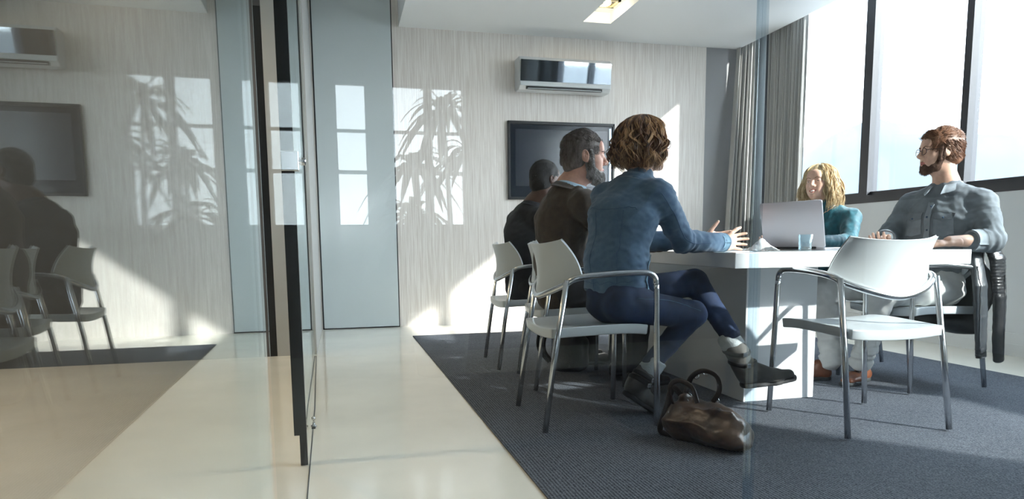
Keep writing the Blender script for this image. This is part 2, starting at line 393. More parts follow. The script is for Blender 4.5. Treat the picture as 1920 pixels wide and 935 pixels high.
# black seal post with lock
s_ = empty('door_post', (-.147, 2.565, 0)); tag(s_, 'slim black vertical door edge with a round silver lock', 'door post')
part(MB().box((-.166, 2.555, .002), (-.141, 2.58, 3.27)), 'stile', M_black, s_)
part(MB().box((-.186, 2.575, .11), (-.166, 2.60, 3.27)), 'seal', M_black, s_)
q = MB(); q.box((-.185, 2.545, 1.065), (-.125, 2.59, 1.135)); o = part(q, 'lock_body', M_chrome, s_, bevel=.004)
q = MB().lathe([(.0, -.001), (.014, 0), (.014, .03), (.011, .034), (0, .034)], 20, M=Matrix.Translation((-.135, 2.56, 1.10)) @ Matrix.Rotation(R(90), 4, 'Y'))
part(q, 'lock_cylinder', M_chrome, s_, smooth=True)
# front glass, two panes with a joint
JX = .975
a = MB().box((-.145, 1.46, .006), (JX-.012, 1.470, 3.27)).obj('glass_partition', M_pane, loc=(.4, 1.46, 0))
tag(a, 'wide clear glass front pane left of the vertical joint', 'glass partition')
e = MB().box((JX-.012, 1.460, .006), (JX-.003, 1.470, 3.27)).obj('edge', M_edge, a)
a = MB().box((JX+.014, 1.46, .006), (XW-.01, 1.470, 3.27)).obj('glass_partition', M_pane, loc=(2.5, 1.46, 0))
tag(a, 'wide clear glass front pane right of the vertical joint', 'glass partition')
e = MB().box((JX+.003, 1.460, .006), (JX+.014, 1.470, 3.27)).obj('edge', M_edge, a)
# floor groove that the doors run in
P = [(-.121, 1.5), (-.117, 1.5), (-.145, 3.5), (-.19, 5.2), (-.196, 5.2), (-.150, 3.5)]
struct(MB().prism(P, 0, .0015), 'trim_2', M_black)
bolt = empty('floor_bolt', (-.139, 3.115, 0)); tag(bolt, 'small dark floor bolt standing in the groove by the glass', 'bolt')
part(MB().lathe([(.0,0),(.013,0),(.013,.006),(.006,.009),(.005,.028),(.009,.032),(.009,.042),(.004,.046),(0,.046)], 16, M=Matrix.Translation((-.139,3.115,.0015))), 'pin', M_chrome, bolt, smooth=True)
part(MB().box((-.147,3.08,0),(-.131,3.15,.004)), 'plate', M_black, bolt)

# ------------------------------------------------------------------ ceiling spot
t = empty('downlight', (2.44, 6.06, ZC+.10)); tag(t, 'square recessed downlight glowing warm inside the ceiling slot', 'downlight')
f = MB(); x0,x1,y0,y1,z = 2.345,2.535,5.965,6.155,ZC+.087
f.box((x0,y0,z-.012),(x1,y0+.025,z+.013)); f.box((x0,y1-.025,z-.012),(x1,y1,z+.013)); f.box((x0,y0,z-.012),(x0+.025,y1,z+.013)); f.box((x1-.025,y0,z-.012),(x1,y1,z+.013))
part(f, 'bezel', mat('champagne_metal', (.6,.52,.36), .3, .9), t)
part(MB().box((x0+.025,y0+.025,z+.004),(x1-.025,y1-.025,z+.013)), 'housing', M_black, t)
em = bpy.data.materials.new('lamp_glow'); em.use_nodes = True; bb = em.node_tree.nodes['Principled BSDF']
bb.inputs['Emission Color'].default_value = (1, .88, .62, 1); bb.inputs['Emission Strength'].default_value = 14
part(MB().ball(((x0+x1)/2, (y0+y1)/2, z-.002), (.034,.034,.02), 18), 'bulb', em, t, smooth=True)
sp = bpy.data.lights.new('downlight_beam', 'POINT'); sp.energy = 1.1; sp.color = (1, .86, .58); sp.shadow_soft_size = .04
spo = bpy.data.objects.new('downlight_beam', sp); COL.objects.link(spo); spo.location = ((x0+x1)/2, (y0+y1)/2+.02, z-.05)

# ------------------------------------------------------------------ television and air conditioner
t = empty('television', (2.26, YB, 1.65)); tag(t, 'black flat television set into the back wall', 'television')
f = MB(); a0,a1,z0,z1 = 1.69,2.838,1.262,2.042; y = YB
f.box((a0,y-.035,z0),(a0+.022,y,z1)); f.box((a1-.022,y-.035,z0),(a1,y,z1)); f.box((a0,y-.035,z1-.03),(a1,y,z1)); f.box((a0,y-.035,z0),(a1,y,z0+.025))
part(f, 'wall_frame', M_black, t, bevel=.003)
part(MB().box((a0+.022,y-.020,z0+.025),(a1-.022,y-.001,z1-.03)), 'bezel', mat('gloss_black', (.012,.016,.024), .12), t)
part(MB().box((a0+.078,y-.023,z0+.135),(a1-.078,y-.020,z1-.078)), 'screen', mat('screen_glass', (.012,.018,.030), .16, spec=.8), t)
part(MB().box((a1-.058,y-.027,z0+.12),(a1-.036,y-.020,z1-.05)), 'edge_glint', mat('glint_metal', (.5,.62,.72), .25, .6), t)  # reflected highlight at the right edge, built in as a pale strip
t = empty('air_conditioner', (2.25, YB, 2.48)); tag(t, 'white wall air conditioner with mirrored front above the television', 'air conditioner')
a0,a1,z0,z1,yf = 1.772,2.728,2.318,2.632,6.655
prof = [(YB,z0+.02),(YB,z1),(yf+.03,z1),(yf,z1-.03),(yf,z0+.045),(yf+.05,z0),(YB-.04,z0)]
V = [(a0,p,q) for p,q in prof]+[(a1,p,q) for p,q in prof]; n = len(prof)
b = MB().add(V, [tuple(range(n)), tuple(range(n,2*n))[::-1]]+[(i,n+i,n+(i+1)%n,(i+1)%n) for i in range(n)])
part(b, 'housing', mat('ac_silver', (.62,.64,.66), .3, .2), t, bevel=.008)
V = [(a,p,q) for a in (a0+.006,a1-.012) for p,q in ((yf-.006,z0+.075),(yf-.036,z1-.045),(yf+.002,z1-.045),(yf+.002,z0+.075))]
part(MB().add(V, [(0,1,2,3),(7,6,5,4),(0,4,5,1),(1,5,6,2),(2,6,7,3),(3,7,4,0)]), 'mirror_panel', mat('dark_mirror', (.50,.53,.56), .03, 1.0), t)
part(MB().box((a0+.006,yf-.008,z0+.03),(a1-.012,yf+.002,z0+.072)), 'front_lip', M_plastic, t, bevel=.003)
v = part(MB().box((a0+.07,yf-.004,z0+.002),(a1-.10,yf+.03,z0+.026)), 'vent', M_black, t)
part(MB().box((a0+.08,yf-.007,z0+.004),(a1-.11,yf-.004,z0+.009)), 'vane', M_plastic, t)

# ------------------------------------------------------------------ curtains
def curtain(P0, P1, z0, z1, folds, amp, label, seed):
    nu = folds*14; nv = 26; G = np.zeros((nu, nv, 3)); rg = np.random.RandomState(seed); ph = rg.rand(folds+3)*1.6
    for i in range(nu):
        u = i/(nu-1)
        for j in range(nv):
            v = j/(nv-1); p = np.array(P0[0])*(1-u)+np.array(P0[1])*u; q = np.array(P1[0])*(1-u)+np.array(P1[1])*u
            c = p*(1-v)+q*v; dr = unit(np.append(p[:2][1]-p[:2][1], 0)) if False else unit((P0[1][0]-P0[0][0], P0[1][1]-P0[0][1]))
            nn = np.array((-dr[1], dr[0])); k = int(u*folds); A = amp*(.75+.35*math.sin(ph[k]*4))*(1.15-.45*v)
            w = math.sin(2*math.pi*folds*u+ph[0]+.5*math.sin(5*u+3*v)); w = math.copysign(abs(w)**.8, w)
            s2 = .25*amp*math.sin(2*math.pi*folds*2.3*u+ph[1]+1.5*v)
            G[i, j] = (c[0]+nn[0]*(A*w+s2), c[1]+nn[1]*(A*w+s2), z0+(z1-z0)*v)
    o = MB().shell(G, .004).obj('curtain', mat('grey_curtain', (.42,.42,.405), .85, noise=(30,.04), sheen=.2, stretch=(1,1,.05)), loc=(P0[0][0], P0[0][1], z0), smooth=True)
    return tag(o, label, 'curtain')
curtain([(4.06,6.72),(4.38,6.66)], [(4.27,6.82),(4.42,6.68)], .03, ZH-.01, 7, .030, 'grey curtain gathered in the corner beside the grey wall, left of the joint', 1)
curtain([(4.41,6.47),(4.40,5.90)], [(4.42,6.50),(4.40,5.88)], .03, ZH-.01, 12, .032, 'grey curtain hanging by the window edge behind the laptop', 2)

# ------------------------------------------------------------------ outdoors
def mountain():
    rx = [(400,1010,20),(440,960,60),(480,905,92),(520,860,108),(560,790,128),(600,748,144),(620,700,156),(640,668,150),(660,640,132),(700,590,118),(740,540,104),(780,470,90),(820,380,78),(860,250,60),(880,100,40)]
    V = []; F = []; n = 12
    for i,(x,y,h) in enumerate(rx):
        for j in range(n):
            s_ = j/(n-1); k = 1-abs(2*s_-1); d = (s_-.5)*340; L = math.hypot(x,y)
            z = -40+(h+40)*k**.9+6*math.sin(i*2.1+j*1.7)*(k < .98)*k
            V.append((x+x/L*d, y+y/L*d, z))
    for i in range(len(rx)-1):
        for j in range(n-1): F.append((i*n+j,(i+1)*n+j,(i+1)*n+j+1,i*n+j+1))
    b = MB().add(V,F); b.box((30,-900,-41),(1500,1600,-40)); return b
o = mountain().obj('mountain_terrain', mat('hazy_slope', (.085,.10,.115), .9, noise=(.02,.06)), loc=(620,700,-40), smooth=True); o['kind'] = 'structure'

# ------------------------------------------------------------------ table
t = empty('meeting_table', (2.3, 3.9, 0)); tag(t, 'white meeting table with thick top on a slab pedestal', 'table')
top = [(1.667,2.65),(2.94,2.65),(2.93,3.6),(2.88,5.25),(1.955,5.25),(1.763,3.49)]
part(MB().prism(top, .6885, .7585), 'tabletop', M_table, t, bevel=.003)
part(MB().box((1.936,2.97,.0075),(2.341,4.75,.6885)), 'pedestal', M_table, t, bevel=.003)

# ------------------------------------------------------------------ chairs
def make_chair():
    r = empty('armchair', (0,0,0))
    nu, nv = 25, 13; G = np.zeros((nu, nv, 3))
    for i in range(nu):
        u = -1+2*i/(nu-1)
        for j in range(nv):
            v = j/(nv-1)
            tx, ty, tz = .213*u, -.222+.055*abs(u)**2.4, .797+.016*abs(u)**3
            bx, by, bz = .252*u, -.208+.118*abs(u)**1.9, .578+.088*abs(u)**2.0
            bow = .014*math.sin(math.pi*v)
            G[i, j] = (bx+(tx-bx)*v, by+(ty-by)*v+bow, bz+(tz-bz)*v)
    o = MB().shell(G[::-1], .011).obj('backrest', M_plastic, r, smooth=True, bevel=.003, angle=60)
    # seat: curved top with a skirt
    G = []; nu, nv = 17, 17
    b = MB(); T = np.zeros((nu,nv,3)); B = T.copy()
    for i in range(nu):
        u = -1+2*i/(nu-1)
        for j in range(nv):
            v = -1+2*j/(nv-1); w_ = .232+.008*v
            x = w_*u; y = .215*v+(.012*(1-u*u) if v > 0 else -.006*(1-u*u)*v*v)
            z = .452+.008*v-.018*(1-u*u)*(1-.35*abs(v))-.012*max(0, v)**3
            T[i,j] = (x,y,z); B[i,j] = (x*.985,y*.985,z-.043+.012*(1-u*u)*(1-v*v))
    a, c_ = nu, nv; V = np.vstack([T.reshape(-1,3), B.reshape(-1,3)]); o_ = a*c_; F = []
    for i in range(a-1):
        for j in range(c_-1):
            q = (i*c_+j,(i+1)*c_+j,(i+1)*c_+j+1,i*c_+j+1); F += [q, tuple(o_+k for k in q[::-1])]
    for i in range(a-1):
        F.append((i*c_,o_+i*c_,o_+(i+1)*c_,(i+1)*c_)); e = i*c_+c_-1; F.append((e,e+c_,o_+e+c_,o_+e))
    for j in range(c_-1):
        F.append((j,j+1,o_+j+1,o_+j)); e = (a-1)*c_+j; F.append((e,o_+e,o_+e+1,e+1))
    MB().add(V,F).obj('seat', M_plastic, r, smooth=True, bevel=.006, angle=50)
    rr = .0125
    for sx_ in (-1, 1):
        MB().tube([(sx_*.266,.25,.008),(sx_*.253,.25,.30),(sx_*.243,.249,.60),(sx_*.242,.246,.622)], rr, 14).obj('leg', M_chrome, r, smooth=True)
        MB().tube([(sx_*.25,-.25,.008),(sx_*.243,-.205,.33),(sx_*.238,-.150,.645)], rr, 14).obj('leg', M_chrome, r, smooth=True)
    P = []
    half = [(.242,.246,.620),(.241,.243,.645),(.239,.222,.665),(.240,.18,.672),(.244,.06,.670),(.249,-.05,.662),(.245,-.120,.650),(.215,-.152,.626),(.12,-.197,.590),(0,-.213,.568)]
    pts = [(-x,y,z) for x,y,z in half]+[(x,y,z) for x,y,z in half[::-1][1:]]
    MB().tube(spl(pts, 110), .0135, 14).obj('arm_rail', M_chrome, r, smooth=True)
    return r
proto = make_chair()
def place(o, x, y, rz, label, first=False):
    if first: c = o
    else:
        c = o.copy(); COL.objects.link(c)
        for ch in o.children:
            k = ch.copy(); COL.objects.link(k); k.parent = c
    c.location = (x, y, .007); c.rotation_euler = (0,0,rz)
    return tag(c, label, 'chair', 'white armchairs around the meeting table')
place(proto, 2.205, 2.513, 0, 'empty white armchair at the near end of the table', True)
CH = [(1.07, 2.93, R(-91.5), 'white armchair the woman in the denim jacket sits on'),
      (1.275, 3.735, R(-94), 'white armchair the bearded man in the brown blazer sits on'),
      (1.215, 4.405, R(-92), 'white armchair farthest down the left side, under the man in dark clothes'),
      (3.10, 3.14, R(90), 'white armchair with a black leather jacket over its back'),
      (3.22, 3.985, R(82), 'white armchair the blonde woman in teal sits on')]
for x, y, a, l in CH: place(proto, x, y, a, l)
# ------------------------------------------------------------------ people
def skin(name, c):
    m = mat(name, c, .48, noise=(35, .10), bump=(160, .10, .0012)); b = m.node_tree.nodes['Principled BSDF']
    b.inputs['Subsurface Weight'].default_value = .12; b.inputs['Subsurface Radius'].default_value = (.012,.005,.003); b.inputs['Subsurface Scale'].default_value = .5
    return m
SK_fair = skin('fair_skin', (.66,.42,.32)); SK_ruddy = skin('ruddy_skin', (.60,.34,.26)); SK_dark = skin('dark_skin', (.085,.042,.028)); SK_tan = skin('warm_skin', (.60,.37,.27))
M_lip = mat('lips', (.42,.13,.11), .4); M_lipd = mat('dark_lips', (.12,.05,.045), .4)
M_eye = mat('eye_white', (.75,.73,.70), .15); M_iris = mat('iris', (.05,.035,.025), .1)
M_teeth = mat('teeth', (.8,.77,.7), .2)
def headM(c, ang, tilt=0, roll=0, s=1.0):
    return Matrix.Translation(c) @ Matrix.Rotation(ang-math.pi/2, 4, 'Z') @ Matrix.Rotation(tilt, 4, 'X') @ Matrix.Rotation(roll, 4, 'Y') @ Matrix.Scale(s, 4)
def inv(M, p): return np.array(M.inverted() @ Vector(p))
def head_sdf(M, neckbase, fem=False, smile=False, nose=1.0):
    s = SDF(); f = .93 if fem else 1.0
    s.ell((0,-.012,.030),(.074,.094,.086))
    s.ell((0,.022,-.025),(.062*f,.068,.088), k=.03)
    s.ell((0,.035,-.082),(.047*f,.050,.036), k=.03)
    s.ell((0,.078,-.101),(.018*f,.014,.015), k=.02)
    for x in (-1,1):
        s.ell((x*.043*f,.054,-.022),(.022,.026,.024), k=.02)
        s.ell((x*.030,.058,-.055),(.022,.026,.028), k=.02)
    s.cone((-.036,.074,.026),(.036,.074,.026),.013 if not fem else .010,.013 if not fem else .010,k=.02)
    s.ell((0,.072,.050),(.045,.018,.03), k=.02)
    for x in (-1,1): s.ell((x*.032,.098,.004),(.019,.020,.013), k=.012, sub=True)
    s.cone((0,.084,.016),(0,.108*nose,-.022),.0075,.0115,k=.010)
    s.ell((0,.106*nose,-.026),(.011*f**3,.012*f,.009*f), k=.006)
    for x in (-1,1): s.ell((x*.0125,.096,-.030),(.008,.010,.008), k=.005)
    for x in (-1,1): s.ell((x*.007,.101,-.037),(.0035,.005,.004), k=.003, sub=True)
    # lids
    for x in (-1,1):
        s.ell((x*.032,.0775,.004),(.0165,.0125,.0125), k=.004); s.ell((x*.032,.095,.002),(.0135,.014,.0036 if smile else .0042), k=.003, sub=True)
    # mouth
    w = .026 if smile else .022; up = .006 if smile else 0
    s.cone((-w,.080,-.062+up),(0,.0935,-.058),.0035,.0055,k=.006); s.cone((w,.080,-.062+up),(0,.0935,-.058),.0035,.0055,k=.006)
    s.cone((-w,.080,-.064+up),(0,.0915,-.069),.0035,.0062,k=.006); s.cone((w,.080,-.064+up),(0,.0915,-.069),.0035,.0062,k=.006)
    s.ell((0,.101,-.0635+up*.3),(w*.95,.014,.0016 if not smile else .004), k=.003, sub=True)
    # ears
    for x in (-1,1):
        E = Matrix.Rotation(R(12), 3, 'X') @ Matrix.Rotation(R(x*-14), 3, 'Z')
        s.ell((x*.078,-.006,-.004),(.0085,.0195,.031), E, k=.006)
        s.ell((x*.087,-.003,.001),(.008,.011,.019), E, k=.003, sub=True)
        s.ell((x*.080,-.001,-.008),(.006,.006,.010), E, k=.003)
    nb = inv(M, neckbase); rn = .047 if fem else .058
    s.cone((0,-.018,-.075), nb, rn, rn*1.08, k=.022)
    s.cone(nb, nb+(nb-np.array([0,-.018,-.075]))*.25, rn*1.05, rn*1.1, k=.03)
    return s
def hand_local(curl=(25,30,20), spread=6, thumb=(35,20), fem=False):
    """wrist at origin, fingers +Y, thumb +X, back of the hand +Z"""
    s = SDF(); k = .88 if fem else 1.0
    s.econe((0,-.05,0),(0,.0,0),(.029*k,.021*k),(.027*k,.018*k),(1,0,0),k=.012)
    s.econe((0,.0,0),(.002,.055,0),(.028*k,.016*k),(.040*k,.015*k),(1,0,0),k=.012)
    s.econe((.002,.05,0),(0,.086,0),(.040*k,.015*k),(.040*k,.0115*k),(1,0,0),k=.010)
    base = [(.031,.086),(.0105,.092),(-.0105,.088),(-.030,.078)]; ln = [.072,.080,.075,.058]
    for i,(bx,by) in enumerate(base):
        p = np.array([bx*k,by*k,-.001]); az = R(spread*(1.5-i)); a = 0; L = ln[i]*k; r = (.0088,.0082,.0074,.0066); cc = curl[i] if isinstance(curl[0],(tuple,list)) else curl
        q0 = np.array([bx*k*.75,by*k*.72,-.001])
        s.cone(q0,p,.0105*k,.0095*k,k=.006)
        for j,f in enumerate((.46,.30,.24)):
            a += R(cc[j]); d = np.array([math.sin(az)*math.cos(a), math.cos(az)*math.cos(a), -math.sin(a)])
            n = p+d*L*f; s.cone(p,n,r[j]*k,r[j+1]*k,k=.003); p = n
    t0 = np.array([.018,.022,-.006])*k; a = R(thumb[0]); b = R(thumb[1])
    d1 = np.array([math.sin(a), math.cos(a), -.30]); t1 = t0+unit(d1)*.044*k; d2 = unit(np.array([math.sin(a-b*.5), math.cos(a-b*.5), -.22])); t2 = t1+d2*.034*k; d3 = unit(np.array([math.sin(a-b), math.cos(a-b), -.12])); t3 = t2+d3*.026*k
    s.cone(t0,t1,.0155*k,.0118*k,k=.012); s.cone(t1,t2,.0115*k,.0098*k,k=.004); s.cone(t2,t3,.0098*k,.0078*k,k=.003)
    return s
def handM(wrist, fwd, thumb):
    y = unit(fwd); x = unit(np.array(thumb)-y*(np.array(thumb)@y)); z = np.cross(x, y)
    M = Matrix.Identity(4)
    for i in range(3): M[i][0], M[i][1], M[i][2], M[i][3] = x[i], y[i], z[i], wrist[i]
    return M
def body(name, label, loc, skinm, lip, headMx, neck, hands, inner, fem=False, smile=False, nose=1.0, group=None):
    b = MB(); hs = head_sdf(headMx, neck, fem, smile, nose); V, F = hs.mesh(.0036)
    C = V[F[:,:3]].mean(1); w = .027
    mi = ((np.abs(C[:,0]) < w) & (np.abs(C[:,2]+.0635-(.004 if smile else 0)*np.abs(C[:,0])/w) < .0095*(1-(np.abs(C[:,0])/(w*1.15))**2)) & (C[:,1] > .077)).astype(int)
    b.add(V, F, mi, headMx)
    for hs_, HM in hands:
        V, F = hs_.mesh(.0027, .01); b.add(V, F, 0, HM)
    V, F = inner.mesh(.010); b.add(V, F)
    o = b.obj(name, [skinm, lip], loc=loc, smooth=True)
    tag(o, label, 'person', group)
    for x in (-1, 1):
        e = MB().ball((x*.032,.0735,.003), .0128, 16, 0, headMx); p = MB().ball((x*.032,.0805,.003), (.0068,.0062,.0068), 12, 0, headMx)
        ee = e.obj('eye', M_eye, o, smooth=True); p.obj('iris', M_iris, ee, smooth=True)
    return o, hs
def brows(o, hs, M, m, r=.0042):
    for x in (-1, 1):
        P = hs.onto(spl([(x*.014,.09,.022),(x*.032,.09,.028),(x*.050,.075,.022)], 12), .001)
        MB().tube(P, np.linspace(r, r*.5, len(P)), 6, M=M, flat=.8).obj('eyebrow', m, o, smooth=True)
def glasses(o, M, m, round_=True):
    b = MB()
    for x in (-1, 1):
        P = [(x*.034+.0245*math.copysign(abs(math.cos(a))**.8, math.cos(a)), .102-.004*abs(math.cos(a)), .000+.0175*math.copysign(abs(math.sin(a))**.8, math.sin(a))) for a in np.linspace(0, 2*math.pi, 33)]
        b.tube(P, .0016, 6, M=M, cap=False)
        b.tube([(x*.058,.098,.006),(x*.072,.085,.008),(x*.080,.02,.006),(x*.083,-.005,.004),(x*.080,-.02,-.012)], .0017, 6, M=M)
    b.tube([(-.0105,.103,.004),(0,.106,.007),(.0105,.103,.004)], .0014, 6, M=M)
    g = b.obj('glasses', m, o, smooth=True)
    for x in (-1, 1):
        L = MB(); P = [(x*.034+.0235*math.copysign(abs(math.cos(a))**.8, math.cos(a)), .1015, .0165*math.copysign(abs(math.sin(a))**.8, math.sin(a))) for a in np.linspace(0, 2*math.pi, 25)[:-1]]
        L.add(np.array(P), [tuple(range(24))], 0, M); L.obj('lens', M_pane, g)
def inner_body(J, side, sc=1.0):
    """lean body under the clothes; J: joints in world space"""
    s = SDF(); w = .13*sc
    s.econe(J['hip'], J['chest'], (w,.09*sc), (w,.09*sc), side, k=.04); s.econe(J['chest'], J['neck'], (w,.08*sc), (.05,.05), side, k=.04)
    for k in ('r', 'l'):
        s.cone(J['sh'+k], J['el'+k], .040*sc, .032*sc, k=.02); s.cone(J['el'+k], J['wr'+k], .040*sc, .026*sc, k=.01)
        s.cone(J['hj'+k], J['kn'+k], .070*sc, .048*sc, k=.02); s.cone(J['kn'+k], J['an'+k], .046*sc, .030*sc, k=.01)
    return s
def top_sdf(J, side, hw=(.17,.12), ww=(.15,.11), cw=(.17,.12), uw=(.14,.085), sl=(.062,.052,.046), wr=.008, seed=0, hem=.0, cuff=1.0):
    s = SDF(); J = {k: V3(*v) for k, v in J.items()}
    s.econe(J['hip']+V3(0,0,hem), J['waist'], hw, ww, side, k=.03); s.econe(J['waist'], J['chest'], ww, cw, side, k=.04)
    s.econe(J['chest'], J['upper'], cw, uw, side, k=.04); s.cone(J['upper'], J['neck'], uw[1]*.8, .060, k=.04)
    for k in ('r', 'l'):
        s.cone(J['upper']*.6+J['neck']*.4, J['sh'+k], .05, sl[0]*.85, k=.05)
        s.cone(J['sh'+k], J['el'+k], sl[0], sl[1], k=.028); s.cone(J['el'+k], J['wr'+k]*cuff+J['el'+k]*(1-cuff), sl[1], sl[2], k=.012)
    def folds(P):
        d = wr*.75*(.35-np.abs(wav(P*np.array([1,1,.7],np.float32), 30, seed, 4)))+wr*.45*(.35-np.abs(wav(P, 66, seed+3, 4)))+wr*.12*wav(P, 150, seed+5, 3)
        for k in ('r', 'l'):
            A, B = J['sh'+k], J['el'+k]; C = J['wr'+k]
            for O_, ax, off, wd, am in ((B, unit(C-B), .03, .085, 1.3), (A, unit(B-A), .10, .10, .6), (C, unit(B-C), .04, .07, .7)):
                ax = ax.astype(np.float32); q = P-O_.astype(np.float32); h = q@ax; g = np.exp(-(np.linalg.norm(q-off*ax, axis=1)/wd)**2)
                d = d+g*wr*am*(.35-np.abs(wav(P*16+(h*95)[:, None]*ax, 1.0, seed+2, 4)))
        return d.astype(np.float32)
    s.mod(folds); return s
def legs_sdf(J, th=(.088,.062), sh=(.058,.048), wr=.006, seed=4, side=(1,0,0), seat=(.165,.10)):
    s = SDF(); J = {k: V3(*v) for k, v in J.items()}
    s.econe(J['hip'], J['waist']*.35+J['hip']*.65, seat, (seat[0]*.95, seat[1]), side, k=.04)
    for k in ('r', 'l'):
        s.cone(J['hj'+k], J['kn'+k], th[0], th[1], k=.035); s.cone(J['kn'+k], J['an'+k], sh[0]*1.02, sh[1], k=.018)
    def folds(P):
        d = wr*.6*(.35-np.abs(wav(P, 28, seed, 4)))+wr*.3*wav(P, 70, seed+3, 4)
        for k in ('r', 'l'):
            for O_, T_, off, wd, am in ((J['kn'+k], J['hj'+k], .05, .09, 1.2), (J['an'+k], J['kn'+k], .05, .09, 1.3), (J['hj'+k], J['kn'+k], .04, .10, 1.1)):
                ax = unit(T_-O_).astype(np.float32); q = P-O_.astype(np.float32); h = q@ax; g = np.exp(-(np.linalg.norm(q-off*ax, axis=1)/wd)**2)
                d = d+g*wr*am*(.35-np.abs(wav(P*15+(h*75)[:, None]*ax, 1.0, seed+1, 4)))
        return d.astype(np.float32)
    s.mod(folds); return s
def lathe_ring(A, B, ra, rb, t, name, m, parent, n=26, squash=None, side=(1,0,0), flare=0):
    """open band (collar, cuff) around the axis A-B"""
    A, B = V3(*A), V3(*B); ax = unit(B-A); u = unit(V3(*side)-ax*(V3(*side)@ax)); v = np.cross(ax, u); q = squash or 1.0; G = np.zeros((n+1, 4, 3))
    for i in range(n+1):
        a = 2*math.pi*i/n
        for j in range(4):
            k = j/3; r = ra+(rb-ra)*k
            G[i, j] = A+(B-A)*k+u*r*math.cos(a)+v*r*math.sin(a)*q
    return MB().shell(G, t).obj(name, m, parent, smooth=True)
def collar(c, ax, fwd, r, h, spreadw, name, m, parent, t=.004, wing=.05):
    """shirt collar standing round the neck, open at the front and folded down into two points"""
    c = V3(*c); ax = unit(ax); f = unit(V3(*fwd)-ax*(V3(*fwd)@ax)); sd = np.cross(f, ax); n = 29; G = np.zeros((n, 6, 3))
    for i in range(n):
        a = R(25)+(2*math.pi-R(50))*i/(n-1); e = abs(2*i/(n-1)-1); dirr = f*math.cos(a)+sd*math.sin(a)
        lip = c+dirr*(r*(1+.12*e))+ax*(h*(1-.65*e**2)); base = c+dirr*r*1.0+ax*(-.01)
        fall = c+dirr*(r*(1.38+.12*e))+ax*(-.004-.030*e**3)-ax*.006+f*wing*e**4*.6
        for j in range(6):
            k = j/5
            G[i, j] = base*(1-k/.5)+lip*(k/.5) if k <= .5 else lip*(1-(k-.5)/.5)+fall*((k-.5)/.5)
    return MB().shell(G, t).obj(name, m, parent, smooth=True)
def patch(sdf, c, u, v, w, h, off, name, m, parent, n=9, t=.003, point=0):
    """cloth panel laid on a garment: centre, across and up directions"""
    u = unit(u); v = unit(v); G = np.zeros((n, n, 3)); P = []
    for i in range(n):
        for j in range(n):
            a = (i/(n-1)-.5)*w; b = (j/(n-1)-.5)*h
            if point and j == 0: b -= point*(1-abs(2*i/(n-1)-1))
            P.append(V3(*c)+u*a+v*b)
    G = sdf.onto(np.array(P), off, 6).reshape(n, n, 3)
    return MB().shell(G, t).obj(name, m, parent, smooth=True)
def lock(b, P, r, n=6, flat=.45, up=None, mi=0, M=None):
    P = np.asarray(P, float); P = spl(P, 8 if len(P) < 6 else 2*len(P)); k = len(P); t = np.linspace(0, 1, k); rr = r*np.clip(np.minimum(1, .35+t*3)*np.minimum(1, (1-t)*4+.12), .05, 1)
    b.tube(P, rr, n, mi, M, flat=flat, up=up, cap=False)
def hairmat(name, c, c2, rough=.42):
    m = mat(name, c, rough, noise=(55, .3), color2=c2, bump=(260, .35, .003), spec=.35, stretch=(1,1,.35)); return m

# ---- woman in the denim jacket ------------------------------------------------
BASE = (1.2, 2.9, 0)
Jw = dict(hip=(1.21,2.88,.54), waist=(1.205,2.885,.72), chest=(1.25,2.90,.92), upper=(1.30,2.91,1.02), neck=(1.335,2.915,1.10),
          shr=(1.375,2.795,1.015), elr=(1.515,2.835,.808), wrr=(1.765,2.925,.803), shl=(1.215,3.035,1.015), ell=(1.47,3.20,.81), wrl=(1.765,3.10,.815),
          hjr=(1.20,2.79,.535), knr=(1.555,2.80,.480), anr=(1.370,2.840,.255), hjl=(1.26,2.96,.56), knl=(1.630,2.925,.618), anl=(1.714,2.745,.385))
SD = unit((.57,-.82,0)); HM = headM((1.375,2.94,1.250), R(0), R(-2), 0, .97)
hR = hand_local((14,18,12), 9, (50,30), True); hMR = handM((1.765,2.925,.803), (.95,.26,.04), (0,-.12,1))
hL = hand_local((12,14,10), 7, (58,10), True); hML = handM((1.765,3.10,.815), (.96,-.20,.04), (.1,0,1))
hML2 = hML @ Matrix.Scale(1, 4)
w1, hs = body('person', 'woman seen from behind in a blue denim jacket gesturing over the table', BASE, SK_fair, M_lip, HM, (1.335,2.915,1.10),
              [(hR, hMR), (hL, hML)], inner_body(Jw, SD, .9), fem=True)
M_den = mat('denim_jacket', (.044,.092,.162), .85, noise=(34,.3), color2=(.066,.125,.195), bump=(420,.5,.0015), sheen=.15)
M_denL = mat('denim_faded', (.11,.20,.28), .85, noise=(14,.2), bump=(420,.5,.0015)); M_st = mat('denim_stitch', (.03,.07,.14), .8)
ts = top_sdf(Jw, SD, (.155,.112), (.142,.108), (.158,.115), (.128,.085), (.062,.052,.043), .012, 2, hem=-.005)
ts.cutp((1.2,2.88,.582),(-.05,0,-1),.012); jk = sdfobj(ts, .0065, 'denim_jacket', M_den, w1)
collar((1.325,2.915,1.085), (.25,.02,1), (.82,.57,0), .062, .030, .1, 'collar', M_den, jk, .005)
lathe_ring((1.735,2.914,.803),(1.775,2.928,.803),.0445,.0455,.004,'cuff',M_denL,jk,squash=.95)
lathe_ring((1.735,3.11,.815),(1.775,3.097,.815),.0445,.0455,.004,'cuff',M_denL,jk,squash=.95)
lathe_ring((1.768,2.926,.803),(1.785,2.932,.803),.034,.033,.002,'shirt_cuff',mat('pale_blue_cotton',(.62,.74,.84),.8),jk)
fw_ = unit((.82,.57,0)); bk = -fw_; ct = V3(1.25,2.90,0)
def bp(a, z, d=.12): return ct+SD*a+bk*d+V3(0,0,z)
seam(ts, [bp(-.15,.985),bp(-.05,.955),bp(.05,.955),bp(.15,.985)], 'seam', M_st, jk)
